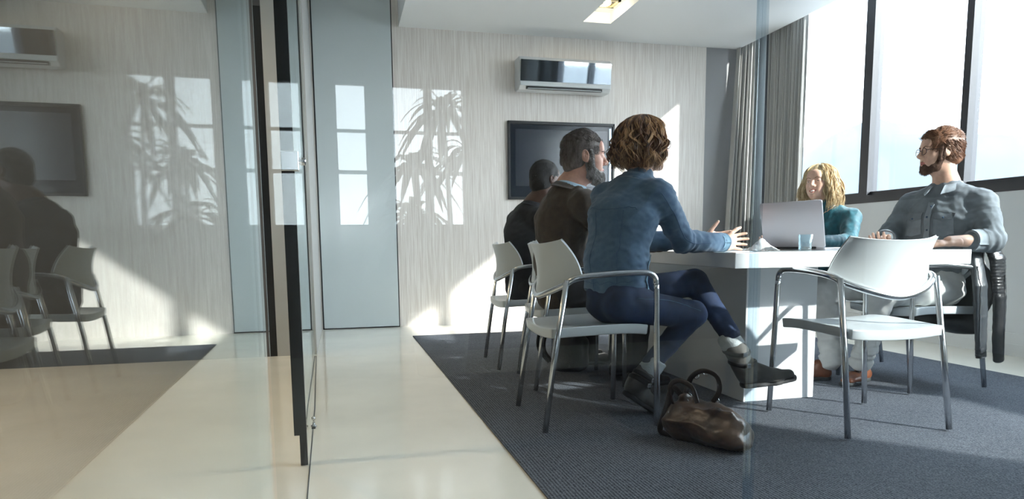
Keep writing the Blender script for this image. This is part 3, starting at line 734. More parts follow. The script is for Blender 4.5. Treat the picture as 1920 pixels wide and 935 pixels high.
seam(ts, [bp(-.075,.955),bp(-.065,.80),bp(-.05,.62)], 'seam', M_st, jk); seam(ts, [bp(.075,.955),bp(.06,.80),bp(.045,.62)], 'seam', M_st, jk)
seam(ts, [bp(-.15,.635),bp(0,.632),bp(.14,.635)], 'seam', M_st, jk); seam(ts, [bp(-.15,.60),bp(0,.597),bp(.14,.60)], 'seam', M_st, jk)
A = V3(*Jw['shr'])
seam(ts, [A+V3(-.02,-.07,0),(A+V3(*Jw['elr']))/2+V3(-.01,-.07,0),V3(*Jw['elr'])+V3(0,-.06,0),V3(1.66,2.84,.80)], 'seam', M_st, jk)
patch(ts, ct+SD*.16+fw_*.015+V3(0,0,.665), fw_, (0,0,1), .085, .13, .003, 'side_pocket', M_denL, jk, n=10)
M_jean = mat('blue_jeans', (.008,.022,.065), .8, noise=(7,.4), bump=(420,.4,.0015))
lg = legs_sdf(Jw, (.084,.060), (.056,.043), .005, 4, SD, (.150,.105)); jn = sdfobj(lg, .0065, 'jeans', M_jean, w1)
seam(lg, [V3(1.24,2.70,.57),V3(1.40,2.73,.56),V3(1.56,2.74,.50)], 'seam', M_denL, jn, r=.0009)
# boots
def boot(kn, ankle, heel, ball, toe, up, name, m, ms, parent, sock):
    a, h, b, t = map(lambda q: V3(*q), (ankle, heel, ball, toe)); f = unit(t-h); u = unit(V3(*up)-f*(V3(*up)@f)); sd = np.cross(f, u)
    kd = unit(V3(*kn)-a); top = a+kd*.055
    s = SDF(); s.cone(top, a, .049, .047, k=.02); s.cutp(top+kd*.012, kd, .004); s.cone(a, a*.35+(h+u*.05)*.65, .047, .044, k=.02); s.cone(h+u*.035, b+u*.030, .036, .034, k=.03); s.econe(b+u*.028, t+u*.020, (.041,.030), (.030,.020), sd, k=.025); s.cone(a*.5+h*.5+u*.02, b+u*.035, .038, .030, k=.03)
    s.cutp(h+u*.006, -u, .004); s.mod(lambda P: (.0022*wav(P, 70, 1, 4)).astype(np.float32))
    o = sdfobj(s, .0042, name, m, parent)
    z = SDF(); z.econe(h+f*.005, h+f*.05, (.036,.032), (.034,.032), sd, k=.01); z.econe(b-f*.06, b, (.034,.03), (.042,.03), sd, k=.02); z.econe(b, t, (.042,.03), (.033,.03), sd, k=.02)
    z.cone(h+f*.03, b-f*.05, .03, .03, k=.02)
    z.cutp(h+u*.010, u, .002); z.cutp(h-u*.012, -u, .002); sdfobj(z, .0042, 'sole', ms, o)
    k_ = SDF(); k_.cone(top-kd*.01, top+kd*.045, .052, .050); k_.cutp(top+kd*.052, kd, .01); k_.mod(lambda P: (.003*wav(P, 90, 2, 4)).astype(np.float32)); sdfobj(k_, .004, 'sock', sock, o)
    for k in (-.15, .4):
        c = a*(1-k)+(h+u*.05)*k; P = s.onto(np.array([c+(f*math.cos(q)+sd*math.sin(q))*.07 for q in np.linspace(0, 2*math.pi, 26)]), .001)
        st = MB().tube(P, .0028, 8, flat=3.6, cap=False, up=unit(a-h)).obj('strap', ms, o, smooth=True)
        for e_ in (-1, 1):
            q = s.onto(np.array([c+sd*.07*e_+f*.01]), .010)[0]; MB().box((-.009,-.010,-.003),(.009,.010,.003), M=Matrix.Translation(q) @ sd_rot(sd)).obj('buckle', M_chrome, st, bevel=.002)
    return o
def sd_rot(n): return Vector(n).to_track_quat('Z', 'Y').to_matrix().to_4x4()
M_boot = mat('boot_leather', (.085,.082,.076), .6, noise=(14,.25), bump=(80,.2)); M_sole = mat('boot_sole', (.02,.02,.022), .7); M_sock = mat('grey_knit_sock', (.42,.46,.48), .95, bump=(150,.6,.004))
boot((1.555,2.80,.48),(1.335,2.850,.190),(1.270,2.868,.110),(1.355,2.890,.040),(1.402,2.90,.022),(.75,.05,.66),'boot',M_boot,M_sole,w1,M_sock)
boot((1.63,2.925,.618),(1.735,2.712,.300),(1.765,2.690,.165),(1.890,2.668,.165),(1.965,2.655,.190),(-.1,-.1,1),'boot',M_boot,M_sole,w1,M_sock)
# hair
M_h1 = hairmat('auburn_hair', (.045,.018,.008), (.20,.085,.035))
def scalp(fem=True, vol=.012, low=-.10, front=.055):
    s = SDF(); s.ell((0,-.018,.032),(.080+vol,.096+vol,.088+vol)); s.ell((0,-.045,-.035),(.080+vol*.8,.062+vol,.075), k=.03); return s
def long_hair(parent, M, m, low, side_y, n, seed, wave, r=(.007,.012), vol=.016, faceopen=.075, part=.0, length=1.0, flare=.2, curl=1.0, m2=None, light=.35, strands=9, spread=.0045):
    rg = np.random.RandomState(seed); s = scalp(vol=vol); s.ell((0,.125,-.045),(faceopen,.085,.115), k=.012, sub=True)
    s.ell((0,-.03,-.09),(.088,.060,.045), k=.03)
    s.mod(lambda P: (.004*wav(P*np.array([1,1,.5],np.float32), 55, seed, 5)).astype(np.float32))
    V, F = s.mesh(.005); b = MB().add(V, F, 0, M)
    for i in range(n):
        a = rg.uniform(R(34), R(326)); sx_ = math.sin(a); cy_ = math.cos(a)     # a=0 is the face
        el = rg.uniform(.75, 1.5); P = []
        endz = low+rg.uniform(-.028, .030); ph = rg.uniform(0, 6.28); ph2 = rg.uniform(0, 6.28); wv = wave*rg.uniform(.5, 1.5)*.1
        K = 12; cr_ = curl*rg.uniform(.85, 1.25); push = rg.uniform(.97, 1.10)
        for j in range(K+1):
            t = j/K; e2 = el*max(0, 1-t/.38); A = a+(1-min(1, t/.38))*.35*math.sin(a)*part
            if t < .38: z = .034+(.090+vol)*math.sin(e2); q = 0
            else: q = (t-.38)/.62; z = .034+(endz-.034)*q
            fl = push*(1+flare*math.sin(q*2.3)); g = min(1, t*2.2)
            rx = (.082+vol)*math.cos(e2)*fl+wv*g*math.sin(t*11*cr_+ph); tg = wv*g*1.2*math.sin(t*12*cr_+ph2)
            x = rx*sx_+tg*cy_; y = -.018+(rx*1.16)*cy_-tg*sx_
            if q > .8: f_ = (q-.8)/.2; x *= 1-.16*f_; y = -.018+(y+.018)*(1-.16*f_); z += .008*f_
            if cy_ > .3 and t > .2: y = min(y, side_y+.012*math.sin(t*9+ph))
            P.append(V3(x, y, z))
        mi = 1 if rg.rand() < light else 0; P = np.array(P)
        for q_ in range(strands):
            o_ = rg.randn(3)*spread*np.array([1,1,.4]); w_ = np.linspace(.5, 1.3, len(P))[:, None]
            lock(b, (P+o_*w_+rg.randn(len(P),3)*.0006)[:max(9, len(P)-rg.randint(0, 3))], rg.uniform(*r), 4, .8, M=M, mi=mi if rg.rand() < .85 else 1-mi)
    return b.obj('hair', [m, m2 or m], parent, smooth=True)
long_hair(w1, HM, M_h1, -.120, .040, 210, 5, .17, (.0016,.0032), .010, part=.5, flare=.17, curl=.85, m2=hairmat('copper_highlights',(.30,.14,.055),(.62,.37,.18)))
glasses(w1, HM, M_black)

# ---- bearded man in the brown blazer ------------------------------------------
Jb = dict(hip=(1.20,3.66,.55), waist=(1.19,3.64,.72), chest=(1.195,3.60,.92), upper=(1.205,3.57,1.03), neck=(1.225,3.545,1.12),
          shr=(1.245,3.395,1.01), elr=(1.42,3.38,.81), wrr=(1.70,3.42,.81), shl=(1.19,3.75,1.01), ell=(1.43,3.85,.82), wrl=(1.72,3.76,.81),
          hjr=(1.22,3.56,.54), knr=(1.64,3.52,.54), anr=(1.60,3.52,.12), hjl=(1.22,3.76,.54), knl=(1.64,3.80,.54), anl=(1.62,3.82,.12))
SB = unit((.15,-1,0)); HB = headM((1.285,3.505,1.262), R(-12), R(-3), 0, 1.10)
b1, hsb = body('person', 'grey-bearded man in profile wearing a brown blazer over a light blue shirt', (1.2,3.65,0), SK_ruddy, M_lip, HB, (1.225,3.545,1.12),
               [(hand_local(), handM((1.70,3.42,.81),(.95,.2,-.05),(0,1,.3))), (hand_local(), handM((1.72,3.76,.81),(.95,-.2,-.05),(0,-1,.3)))], inner_body(Jb, SB, 1.0))
M_blz = mat('brown_blazer', (.042,.028,.018), .9, noise=(26,.3), bump=(300,.3,.002), sheen=.1)
tb = top_sdf(Jb, SB, (.17,.13), (.165,.13), (.175,.14), (.15,.10), (.074,.064,.052), .009, 6, hem=-.02); bz = sdfobj(tb, .008, 'blazer', M_blz, b1)
collar((1.222,3.55,1.105), (.22,-.10,1), (1,.0,0), .074, .022, .1, 'lapel', M_blz, bz, .007)
collar((1.228,3.545,1.115), (.22,-.10,1), (1,.0,0), .064, .036, .1, 'shirt_collar', mat('light_blue_shirt',(.42,.58,.72),.7), bz, .004)
lb = legs_sdf(Jb, (.092,.068), (.062,.056), .006, 7, SB); sdfobj(lb, .010, 'trousers', mat('charcoal_trousers',(.02,.021,.026),.85), b1)
M_h2 = hairmat('grey_brown_hair', (.050,.037,.032), (.17,.14,.13), .55); M_brd = hairmat('grey_beard', (.10,.085,.08), (.42,.40,.39), .7)
def short_hair(parent, M, m, seed, vol=.010, front=.062, hairline=.045, tufts=160, tl=.03, side=-.035, tr=.0032, lift=.5, back=-.07, fringe=0):
    s = SDF(); s.ell((0,-.014,.034),(.0755+vol*.55,.0955+vol*.8,.0865+vol)); s.ell((0,-.045,-.03),(.068+vol*.4,.060+vol*.5,.06), k=.03)
    s.ell((0,.115,-.035),(.080,.075,.115-(.0 if hairline > .03 else 0)), k=.010, sub=True)
    s.ell((0,.075,-.10),(.12,.075,.085), k=.008, sub=True)
    for x in (-1,1): s.ell((x*.082,.008,-.030),(.022,.024,.040), k=.006, sub=True)
    s.cutp((0,-.05,back), (0,.25,-1), .01)
    s.mod(lambda P: (.0035*wav(P, 70, seed, 5)).astype(np.float32)); V, F = s.mesh(.004); b = MB().add(V, F, 0, M)
    rg = np.random.RandomState(seed); top = V[V[:,2] > side]; N = s.grad(top)
    for i in rg.choice(len(top), tufts, replace=True):
        p = top[i]; n = N[i]; 
        if p[2] < .02 and rg.rand() < .5: L = tl*.4
        else: L = tl*rg.uniform(.6, 1.2)
        c = V3(rg.uniform(-.35,.35)+ (0.5*fringe if fringe > .2 else 0), fringe if p[1] > .03 else -.8, .25 if p[2] > .06 else -.75); c = c-n*(c@n); d = unit(unit(c)+n*lift*rg.uniform(.3,1.0)); lock(b, [p-n*.003, p+d*L*.5, p+d*L*.95-n*.12*L], tr, 5, .6, M=M)
    return b.obj('hair', m, parent, smooth=True)
def beard(parent, M, hs, m, seed, thick=.010, n=260, low=-.13, tl=.016, tuftr=.0022, full=True):
    s = SDF(); s.ell((0,.022,-.025),(.062+thick*.7,.068+thick*.6,.088+thick)); s.ell((0,.035,-.082),(.047+thick,.050+thick,.036+thick), k=.03); s.ell((0,.080,-.103),(.020+thick,.014+thick,.016+thick), k=.02)
    s.cone((-.026,.083,-.052),(.026,.083,-.052),.006+thick*.4,.006+thick*.4,k=.01)
    s.cutp((0,.05,-.050), (0,.42,1), .006); s.ell((0,.105,-.0635),(.020,.02,.0085), k=.003, sub=True); s.cutp((0,-.008,0),(0,-1,-.15),.006)
    s.ell((0,.005,-.135),(.06,.055,.035), k=.01, sub=True)
    for x in (-1,1): s.cone((x*.070,.022,.020),(x*.064,.030,-.045),.011,.014,k=.008)
    s.mod(lambda P: (.0022*wav(P, 110, seed, 5)).astype(np.float32)); V, F = s.mesh(.0038); b = MB().add(V, F, 0, M)
    rg = np.random.RandomState(seed); N = s.grad(V)
    ok = hs(V) > .002; idx = np.nonzero(ok)[0]
    for i in rg.choice(idx, n, replace=True):
        p = V[i]; q = N[i]; L = tl*rg.uniform(.5, 1.2); d = unit(q*.5+V3(rg.uniform(-.3,.3), .05, -.9)); lock(b, [p-q*.002, p+d*L*.5+q*.001, p+d*L], tuftr, 5, .7, M=M)
    return b.obj('beard', m, parent, smooth=True)
short_hair(b1, HB, M_h2, 3, .010, tufts=2600, tl=.020, lift=.30, fringe=.1, tr=.0012); beard(b1, HB, hsb, M_brd, 4, .009, 1500, tl=.011, tuftr=.0010); brows(b1, hsb, HB, M_h2)

# ---- man in dark clothes at the far left seat ----------------------------------
Jd = dict(hip=(1.19,4.38,.54), waist=(1.18,4.37,.70), chest=(1.19,4.34,.88), upper=(1.205,4.32,.98), neck=(1.235,4.30,1.065),
          shr=(1.235,4.17,.965), elr=(1.42,4.13,.80), wrr=(1.74,4.17,.80), shl=(1.17,4.49,.965), ell=(1.40,4.58,.80), wrl=(1.74,4.50,.80),
          hjr=(1.20,4.29,.53), knr=(1.62,4.25,.53), anr=(1.58,4.24,.12), hjl=(1.20,4.48,.53), knl=(1.62,4.52,.53), anl=(1.6,4.53,.12))
SDk = unit((.25,-1,0)); HD = headM((1.300,4.262,1.212), R(20), R(-2), 0, .98)
d1, hsd = body('person', 'young man with short black hair in dark clothes, half hidden behind the bearded man', (1.2,4.4,0), SK_dark, M_lipd, HD, (1.235,4.30,1.065),
               [(hand_local(), handM((1.74,4.17,.80),(.95,.2,-.05),(0,1,.3))), (hand_local(), handM((1.74,4.50,.80),(.95,-.2,-.05),(0,-1,.3)))], inner_body(Jd, SDk, .95))
M_navy = mat('black_sweater', (.012,.014,.020), .9, noise=(20,.3), bump=(260,.4,.002))
td = top_sdf(Jd, SDk, (.165,.12), (.16,.12), (.17,.125), (.14,.09), (.066,.058,.045), .008, 1, hem=-.02); sw = sdfobj(td, .009, 'sweater', M_navy, d1)
collar((1.238,4.298,1.06), (.2,-.1,1), (1,.2,0), .060, .024, .1, 'collar', M_navy, sw, .005)
ld = legs_sdf(Jd, (.086,.064), (.058,.052), .006, 2, SDk); sdfobj(ld, .011, 'trousers', mat('charcoal_trousers',(.02,.021,.026),.85), d1)
short_hair(d1, HD, mat('black_hair',(.008,.007,.007),.75,bump=(300,.8,.004)), 9, .009, tufts=60, tl=.008, lift=1); brows(d1, hsd, HD, M_black, .003)

# ---- blonde woman in teal -------------------------------------------------------
Jt = dict(hip=(3.22,3.97,.55), waist=(3.215,3.96,.70), chest=(3.20,3.955,.87), upper=(3.185,3.955,.96), neck=(3.165,3.965,1.045),
          shr=(3.135,4.09,.955), elr=(3.00,4.14,.80), wrr=(2.78,3.98,.795), shl=(3.245,3.82,.955), ell=(3.13,3.70,.80), wrl=(2.86,3.66,.795),
          hjr=(3.20,4.05,.53), knr=(2.78,4.08,.53), anr=(2.80,4.1,.12), hjl=(3.22,3.86,.53), knl=(2.80,3.84,.53), anl=(2.84,3.86,.12))
ST = unit((.40,-.90,0)); HT = headM((3.130,3.995,1.190), R(205), R(4), R(4), 1.0)
t1, hst = body('person', 'smiling blonde woman in a teal top behind the open laptop', (3.2,3.95,0), SK_fair, M_lip, HT, (3.165,3.965,1.045),
               [(hand_local((30,30,20),5,(30,20),True), handM((2.78,3.98,.795),(-.9,-.35,-.05),(.2,-1,.2))), (hand_local((30,30,20),5,(30,20),True), handM((2.86,3.66,.795),(-.97,.15,-.05),(.1,1,.2)))], inner_body(Jt, ST, .86), fem=True, smile=True, nose=.97)
M_teal = mat('teal_blouse', (.004,.085,.115), .6, noise=(24,.35), bump=(60,.3,.004), sheen=.2)
tt = top_sdf(Jt, ST, (.145,.105), (.135,.105), (.145,.112), (.12,.08), (.060,.050,.040), .008, 8); bl = sdfobj(tt, .007, 'blouse', M_teal, t1)
lt = legs_sdf(Jt, (.082,.060), (.054,.046), .006, 2, ST, (.14,.10)); sdfobj(lt, .011, 'trousers', mat('dark_trousers',(.014,.018,.03),.85), t1)
long_hair(t1, HT, hairmat('blonde_hair', (.42,.29,.14), (.86,.72,.46), .4), -.185, .050, 190, 8, .11, (.0012,.0026), .010, faceopen=.070, flare=.30, curl=.75, m2=hairmat('dark_blonde',(.26,.16,.07),(.55,.40,.22)))
brows(t1, hst, HT, mat('light_brow',(.25,.15,.08),.6), .0028)
P = [V3(3.165,3.965,1.045)+V3(.075*math.cos(a),.075*math.sin(a),.0) + V3(-.05*max(0,math.cos(a-R(203))), -.02*max(0,math.cos(a-R(203))), -.055*max(0,math.cos(a-R(203)))) for a in np.linspace(0, 2*math.pi, 30)]
MB().tube(tt.onto(P, .002), .0022, 6, cap=False).obj('necklace', mat('rose_gold',(.8,.5,.38),.25,1.0), t1, smooth=True)
MB().add(*(lambda s: s.mesh(.002, .004))(SDF().cone((-.013,.0880,-.0600),(0,.0900,-.0612),.0026,.0030).cone((0,.0900,-.0612),(.013,.0880,-.0600),.0030,.0026)), 0, HT).obj('teeth', M_teeth, t1, smooth=True)

# ---- man in the grey denim shirt -------------------------------------------------
Jm = dict(hip=(3.235,3.16,.55), waist=(3.235,3.155,.72), chest=(3.27,3.145,.92), upper=(3.285,3.145,1.02), neck=(3.285,3.145,1.105),
          shr=(3.235,3.325,1.005), elr=(3.09,3.35,.815), wrr=(2.88,3.14,.800), shl=(3.345,2.975,1.005), ell=(3.305,2.865,.800), wrl=(3.02,2.86,.798),
          hjr=(3.20,3.25,.54), knr=(2.70,3.36,.545), anr=(2.72,3.31,.13), hjl=(3.22,3.05,.54), knl=(2.80,3.04,.53), anl=(2.82,3.19,.13))
SM = unit((.25,-.97,0)); HMm = headM((3.245,3.165,1.290), R(160), R(-1), R(0), 1.0)
m1, hsm = body('person', 'young man with glasses and short beard in a grey denim shirt and off-white trousers', (3.2,3.15,0), SK_tan, M_lip, HMm, (3.285,3.145,1.105),
               [(hand_local((22,28,18),5,(30,20)), handM((2.88,3.14,.798),(-.82,-.55,-.02),(.5,-.8,.1))), (hand_local((22,28,18),5,(30,20)), handM((3.02,2.86,.790),(-.93,.30,-.04),(.2,1,.15)))], inner_body(Jm, SM, 1.0))
M_shirt = mat('grey_denim_shirt', (.11,.130,.150), .85, noise=(11,.25), color2=(.19,.22,.245), bump=(380,.4,.0015)); M_shirtL = mat('denim_shirt_pale', (.22,.255,.285), .85, noise=(14,.2), bump=(380,.4,.0015))
tm = top_sdf(Jm, SM, (.17,.125), (.165,.125), (.185,.13), (.16,.095), (.070,.060,.050), .012, 5, cuff=.42); sh = sdfobj(tm, .007, 'shirt', M_shirt, m1)
fm = unit((-.97,-.25,0)); cm = V3(3.27,3.145,0)
collar((3.283,3.145,1.098), (-.08,0,1), fm, .066, .034, .1, 'collar', M_shirtL, sh, .004, wing=.07)
for e_ in (-1, 1):
    pk = patch(tm, cm+SM*.085*e_+fm*.14+V3(0,0,.895), SM, (0,0,1), .105, .115, .003, 'chest_pocket', M_shirtL, sh, point=.012)
    patch(tm, cm+SM*.085*e_+fm*.145+V3(0,0,.94), SM, (0,0,1), .110, .040, .007, 'pocket_flap', M_shirt, pk, point=.014)
    q = tm.onto(np.array([cm+SM*.085*e_+fm*.15+V3(0,0,.925)]), .011)[0]; MB().ball(q, .005, 10).obj('button', M_st, pk, smooth=True)
patch(tm, cm+fm*.14+V3(0,0,.86), SM, (0,0,1), .032, .36, .003, 'placket', M_shirtL, sh, n=13)
for z in (1.0,.93,.86,.79,.72):
    q = tm.onto(np.array([cm+fm*.15+V3(0,0,z)]), .006)[0]; MB().ball(q, .005, 10).obj('button', M_st, sh, smooth=True)
E0 = V3(*Jm['ell']); W0 = V3(*Jm['wrl'])
lathe_ring(E0*.70+W0*.30, E0*.50+W0*.50, .054, .050, .012, 'rolled_cuff', M_shirtL, sh); E0 = V3(*Jm['elr']); W0 = V3(*Jm['wrr']); lathe_ring(E0*.70+W0*.30, E0*.50+W0*.50, .054, .050, .012, 'rolled_cuff', M_shirtL, sh)
M_chino = mat('off_white_trousers', (.56,.57,.56), .85, noise=(12,.08), bump=(260,.3,.002))
lm = legs_sdf(Jm, (.094,.070), (.068,.060), .017, 3, SM, (.165,.115)); tr = sdfobj(lm, .0075, 'trousers', M_chino, m1)
M_h3 = hairmat('chestnut_hair', (.095,.042,.022), (.30,.15,.085), .45)
short_hair(m1, HMm, M_h3, 12, .014, tufts=2600, tl=.034, lift=.32, fringe=.45, tr=.0015); beard(m1, HMm, hsm, hairmat('brown_beard', (.06,.028,.018), (.16,.09,.06), .7), 14, .0045, 900, tl=.006, tuftr=.0008); brows(m1, hsm, HMm, M_h3)
glasses(m1, HMm, mat('dark_spectacles',(.03,.015,.012),.3))
def shoe(heel, toe, name, m, ms, parent, lace=True):
    h, t = V3(*heel), V3(*toe); f = unit(t-h); u = V3(0,0,1); u = unit(u-f*(u@f)); sd = np.cross(f, u); L = np.linalg.norm(t-h); b = h+f*L*.62
    s = SDF(); s.cone(h+f*.035+u*.045, h+f*.07+u*.085, .036, .034, k=.02); s.econe(h+f*.035+u*.035, b+u*.035, (.034,.030), (.044,.030), sd, k=.03); s.econe(b+u*.032, t-f*.035+u*.026, (.045,.027), (.034,.020), sd, k=.03)
    s.cutp(h+u*.018, -u, .003); o = sdfobj(s, .0045, name, m, parent)
    z = SDF(); z.econe(h+f*.035+u*.012, b+u*.012, (.038,.06), (.049,.06), sd, k=.02); z.econe(b+u*.012, t-f*.032+u*.012, (.049,.06), (.038,.06), sd, k=.02); z.cutp(h+u*.022, u, .002); z.cutp(h, -u, .002)
    sdfobj(z, .0045, 'sole', ms, o)
    if lace:
        for k in range(4):
            c = h+f*(.10+.022*k)+u*.09; P = s.onto(np.array([c-sd*.024, c, c+sd*.024]), .002); MB().tube(P, .002, 5).obj('lace', M_black, o, smooth=True)
    return o
M_br = mat('brown_shoe_leather', (.16,.055,.025), .35, noise=(18,.3)); M_gs = mat('dark_sole', (.03,.035,.035), .6); M_bk = mat('black_shoe_leather', (.015,.014,.014), .35)
shoe((2.735,3.33,.008), (2.47,3.40,.008), 'shoe', M_br, M_gs, m1); shoe((2.93,3.27,.008), (2.67,3.14,.008), 'shoe', M_br, M_gs, m1)
for (h, t, p) in [((1.55,3.52,.008),(1.82,3.50,.008),b1),((1.57,3.82,.008),(1.84,3.83,.008),b1),((1.53,4.24,.008),(1.80,4.22,.008),d1),((1.55,4.53,.008),(1.82,4.54,.008),d1),((2.88,4.10,.008),(2.64,4.1,.008),t1),((2.90,3.86,.008),(2.66,3.85,.008),t1)]:
    shoe(h, t, 'shoe', M_bk, M_gs, p, lace=False)

# ------------------------------------------------------------------ things on the table
def T2(o, xv, yv=None):
    xv = unit((xv[0], xv[1], 0)); z = V3(0,0,1); y = np.cross(z, xv); M = Matrix.Identity(4)
    for i in range(3): M[i][0], M[i][1], M[i][2], M[i][3] = xv[i], y[i], z[i], o[i]
    return M
M_alu = mat('laptop_aluminium', (.50,.50,.54), .32, .85, bump=(500,.02,.0005))
LM = T2((2.392,2.99,.7585), (.934,.358)); l = empty('laptop', (2.45,3.15,.7585)); tag(l, 'open silver laptop seen from behind its lid on the white table', 'laptop')
def rrect(w, h, r, n=6):
    return [(x0+r*math.cos(a), y0+r*math.sin(a)) for x0,y0,a0 in ((w-r,h-r,0),(r,h-r,90),(r,r,180),(w-r,r,270)) for a in [R(a0+90*i/n) for i in range(n+1)]]
part(MB().prism(rrect(.245,.357,.012), .001, .013, M=LM), 'base', M_alu, l, bevel=.002)
k = MB()
for i in range(5):
    for j in range(14): k.box((.035+i*.020, .028+j*.0215, .013), (.052+i*.020, .0465+j*.0215, .0145), M=LM)
kb = part(k, 'keyboard', M_black, l); kb['kind'] = 'stuff'
part(MB().prism([(x*.33+.155,y*.30+.125) for x,y in rrect(.245,.357,.012)], .013, .0136, M=LM), 'trackpad', mat('trackpad_grey',(.4,.4,.43),.4,.6), l)
LL = LM @ Matrix.Translation((.004,0,.014)) @ Matrix.Rotation(R(-102), 4, 'Y')
part(MB().prism(rrect(.243,.357,.012), -.0035, .0035, M=LL), 'lid', M_alu, l, bevel=.0015)
part(MB().prism([(x*.93+.009,y*.955+.008) for x,y in rrect(.243,.357,.008)], -.0046, -.0035, M=LL), 'screen', mat('laptop_screen',(.01,.012,.016),.15), l)
part(MB().tube([(0,.05,.012),(0,.307,.012)], .006, 12, M=LM), 'hinge', M_black, l, smooth=True)
g = MB().lathe([(0,0),(.026,0),(.029,.004),(.033,.078),(.0315,.078),(.0275,.007),(0,.006)], 32, M=Matrix.Translation((2.175,2.86,.7588)))
tag(g.obj('tumbler', glass_mat('tumbler_glass', (.86,.93,.96), .09), loc=(2.175,2.86,.7588), smooth=True), 'small clear glass tumbler standing in front of the laptop lid', 'glass')
rg = np.random.RandomState(3); n = 15; G = np.zeros((n,n,3))
for i in range(n):
    for j in range(n):
        u, v = (i/(n-1)-.5)*2, (j/(n-1)-.5)*2; hgt = max(0, .060*(1-abs(u))**.8*(1-.7*abs(v))+.006*rg.rand()); G[i,j] = (1.965+u*.055+.008*rg.rand(), 2.90+v*.06+.008*rg.rand(), .7612+hgt)
tag(MB().shell(G, .0015).obj('paper_napkin', mat('tissue_white',(.85,.87,.88),.9), loc=(1.965,2.90,.759), smooth=True), 'crumpled white paper napkin on the table beside the glass joint', 'napkin')
tag(MB().box((0,0,0),(.21,.15,.0012), M=T2((1.79,2.86,.7587),(1,.15))).obj('paper_sheet', mat('paper_white',(.8,.82,.84),.7), loc=(1.9,2.95,.7587)), 'white sheet of paper under the hands of the denim jacket woman', 'paper')

# ------------------------------------------------------------------ leather tote on the rug
M_lea = mat('brown_bag_leather', (.030,.018,.014), .33, noise=(6.5,.5), color2=(.15,.095,.062), bump=(28,.35,.01), spec=.6)
M_lead = mat('dark_bag_leather', (.022,.016,.015), .35, bump=(60,.3,.004))
Bc = V3(1.385,2.37,.007); ba = unit((.53,-.85,0)); bn = np.cross(ba, (0,0,1)); bn = bn/np.linalg.norm(bn)
s = SDF(); Z = V3(0,0,1)
s.econe(Bc-ba*.125+Z*.075, Bc+ba*.13+Z*.075, (.085,.070), (.085,.074), bn, k=.03)
s.econe(Bc-ba*.13+Z*.13, Bc+ba*.13+Z*.120, (.062,.060), (.055,.055), bn, k=.03)
s.cone(Bc-ba*.12+Z*.205, Bc-ba*.03+Z*.19, .035, .038, k=.03); s.cone(Bc-ba*.03+Z*.19+bn*.03, Bc+ba*.12+Z*.165+bn*.02, .030, .026, k=.03); s.cone(Bc+ba*.0-bn*.045+Z*.165, Bc+ba*.13-bn*.03+Z*.15, .020, .022, k=.02)
s.ell(Bc+Z*.215+ba*.02, (.10,.032,.055), M=np.stack([ba,bn,Z],1), k=.02, sub=True); s.cutp(Bc+Z*.001, -Z, .01)
s.mod(lambda P: (.024*(.6-2*np.abs(wav(P*np.array([1,1,.8],np.float32), 15, 3, 4)))*.8+.007*wav(P, 40, 6, 4)+.003*wav(P, 95, 2, 4)).astype(np.float32))
bag = sdfobj(s, .006, 'tote_bag', M_lea, loc=tuple(Bc)); tag(bag, 'slouching brown leather tote bag on the rug beside the chair', 'bag')
def arch(pts, r, name, flat=.35, m=M_lead, par=bag): return MB().tube(spl(pts, 44), r, 8, flat=flat, up=tuple(bn)).obj(name, m, par, smooth=True)
arch([Bc+ba*.0+Z*.19-bn*.05, Bc+ba*.03+Z*.25-bn*.05, Bc+ba*.02+Z*.315-bn*.04, Bc-ba*.04+Z*.335-bn*.03, Bc-ba*.09+Z*.30-bn*.02, Bc-ba*.11+Z*.24-bn*.02, Bc-ba*.12+Z*.20], .012, 'handle')
arch([Bc-ba*.02+Z*.20+bn*.05, Bc-ba*.05+Z*.27+bn*.05, Bc-ba*.12+Z*.29+bn*.04, Bc-ba*.17+Z*.25+bn*.03, Bc-ba*.16+Z*.17+bn*.02], .012, 'handle')
arch([Bc-ba*.10+Z*.18, Bc-ba*.17+Z*.24, Bc-ba*.205+Z*.13, Bc-ba*.235+Z*.03, Bc-ba*.20+Z*.008, Bc-ba*.13+Z*.02], .016, 'shoulder_strap', .3)
P = s.onto(np.array([Bc+ba*.075-bn*.12+Z*z for z in np.linspace(.02,.19,14)]), .003); MB().tube(P, .019, 8, flat=.16, up=tuple(-bn)).obj('front_band', mat('grey_leather_band',(.17,.155,.17),.4), bag, smooth=True)
for c_ in (Bc-ba*.075+Z*.305-bn*.035, Bc-ba*.035+Z*.325-bn*.045, Bc+ba*.01+Z*.195-bn*.065, Bc-ba*.105+Z*.205-bn*.03):
    MB().tube([c_+ba*.012*math.cos(a)+Z*.013*math.sin(a) for a in np.linspace(0,2*math.pi,22)], .0028, 6, cap=False).obj('ring', M_chrome, bag, smooth=True)
P = [Bc+ba*.01+Z*.19-bn*.068, Bc+ba*.03+Z*.165-bn*.085, Bc+ba*.045+Z*.135-bn*.098]; MB().tube(spl(P,12), .0045, 6).obj('clasp', M_chrome, bag, smooth=True)
bag.scale = (.90,.90,.86)
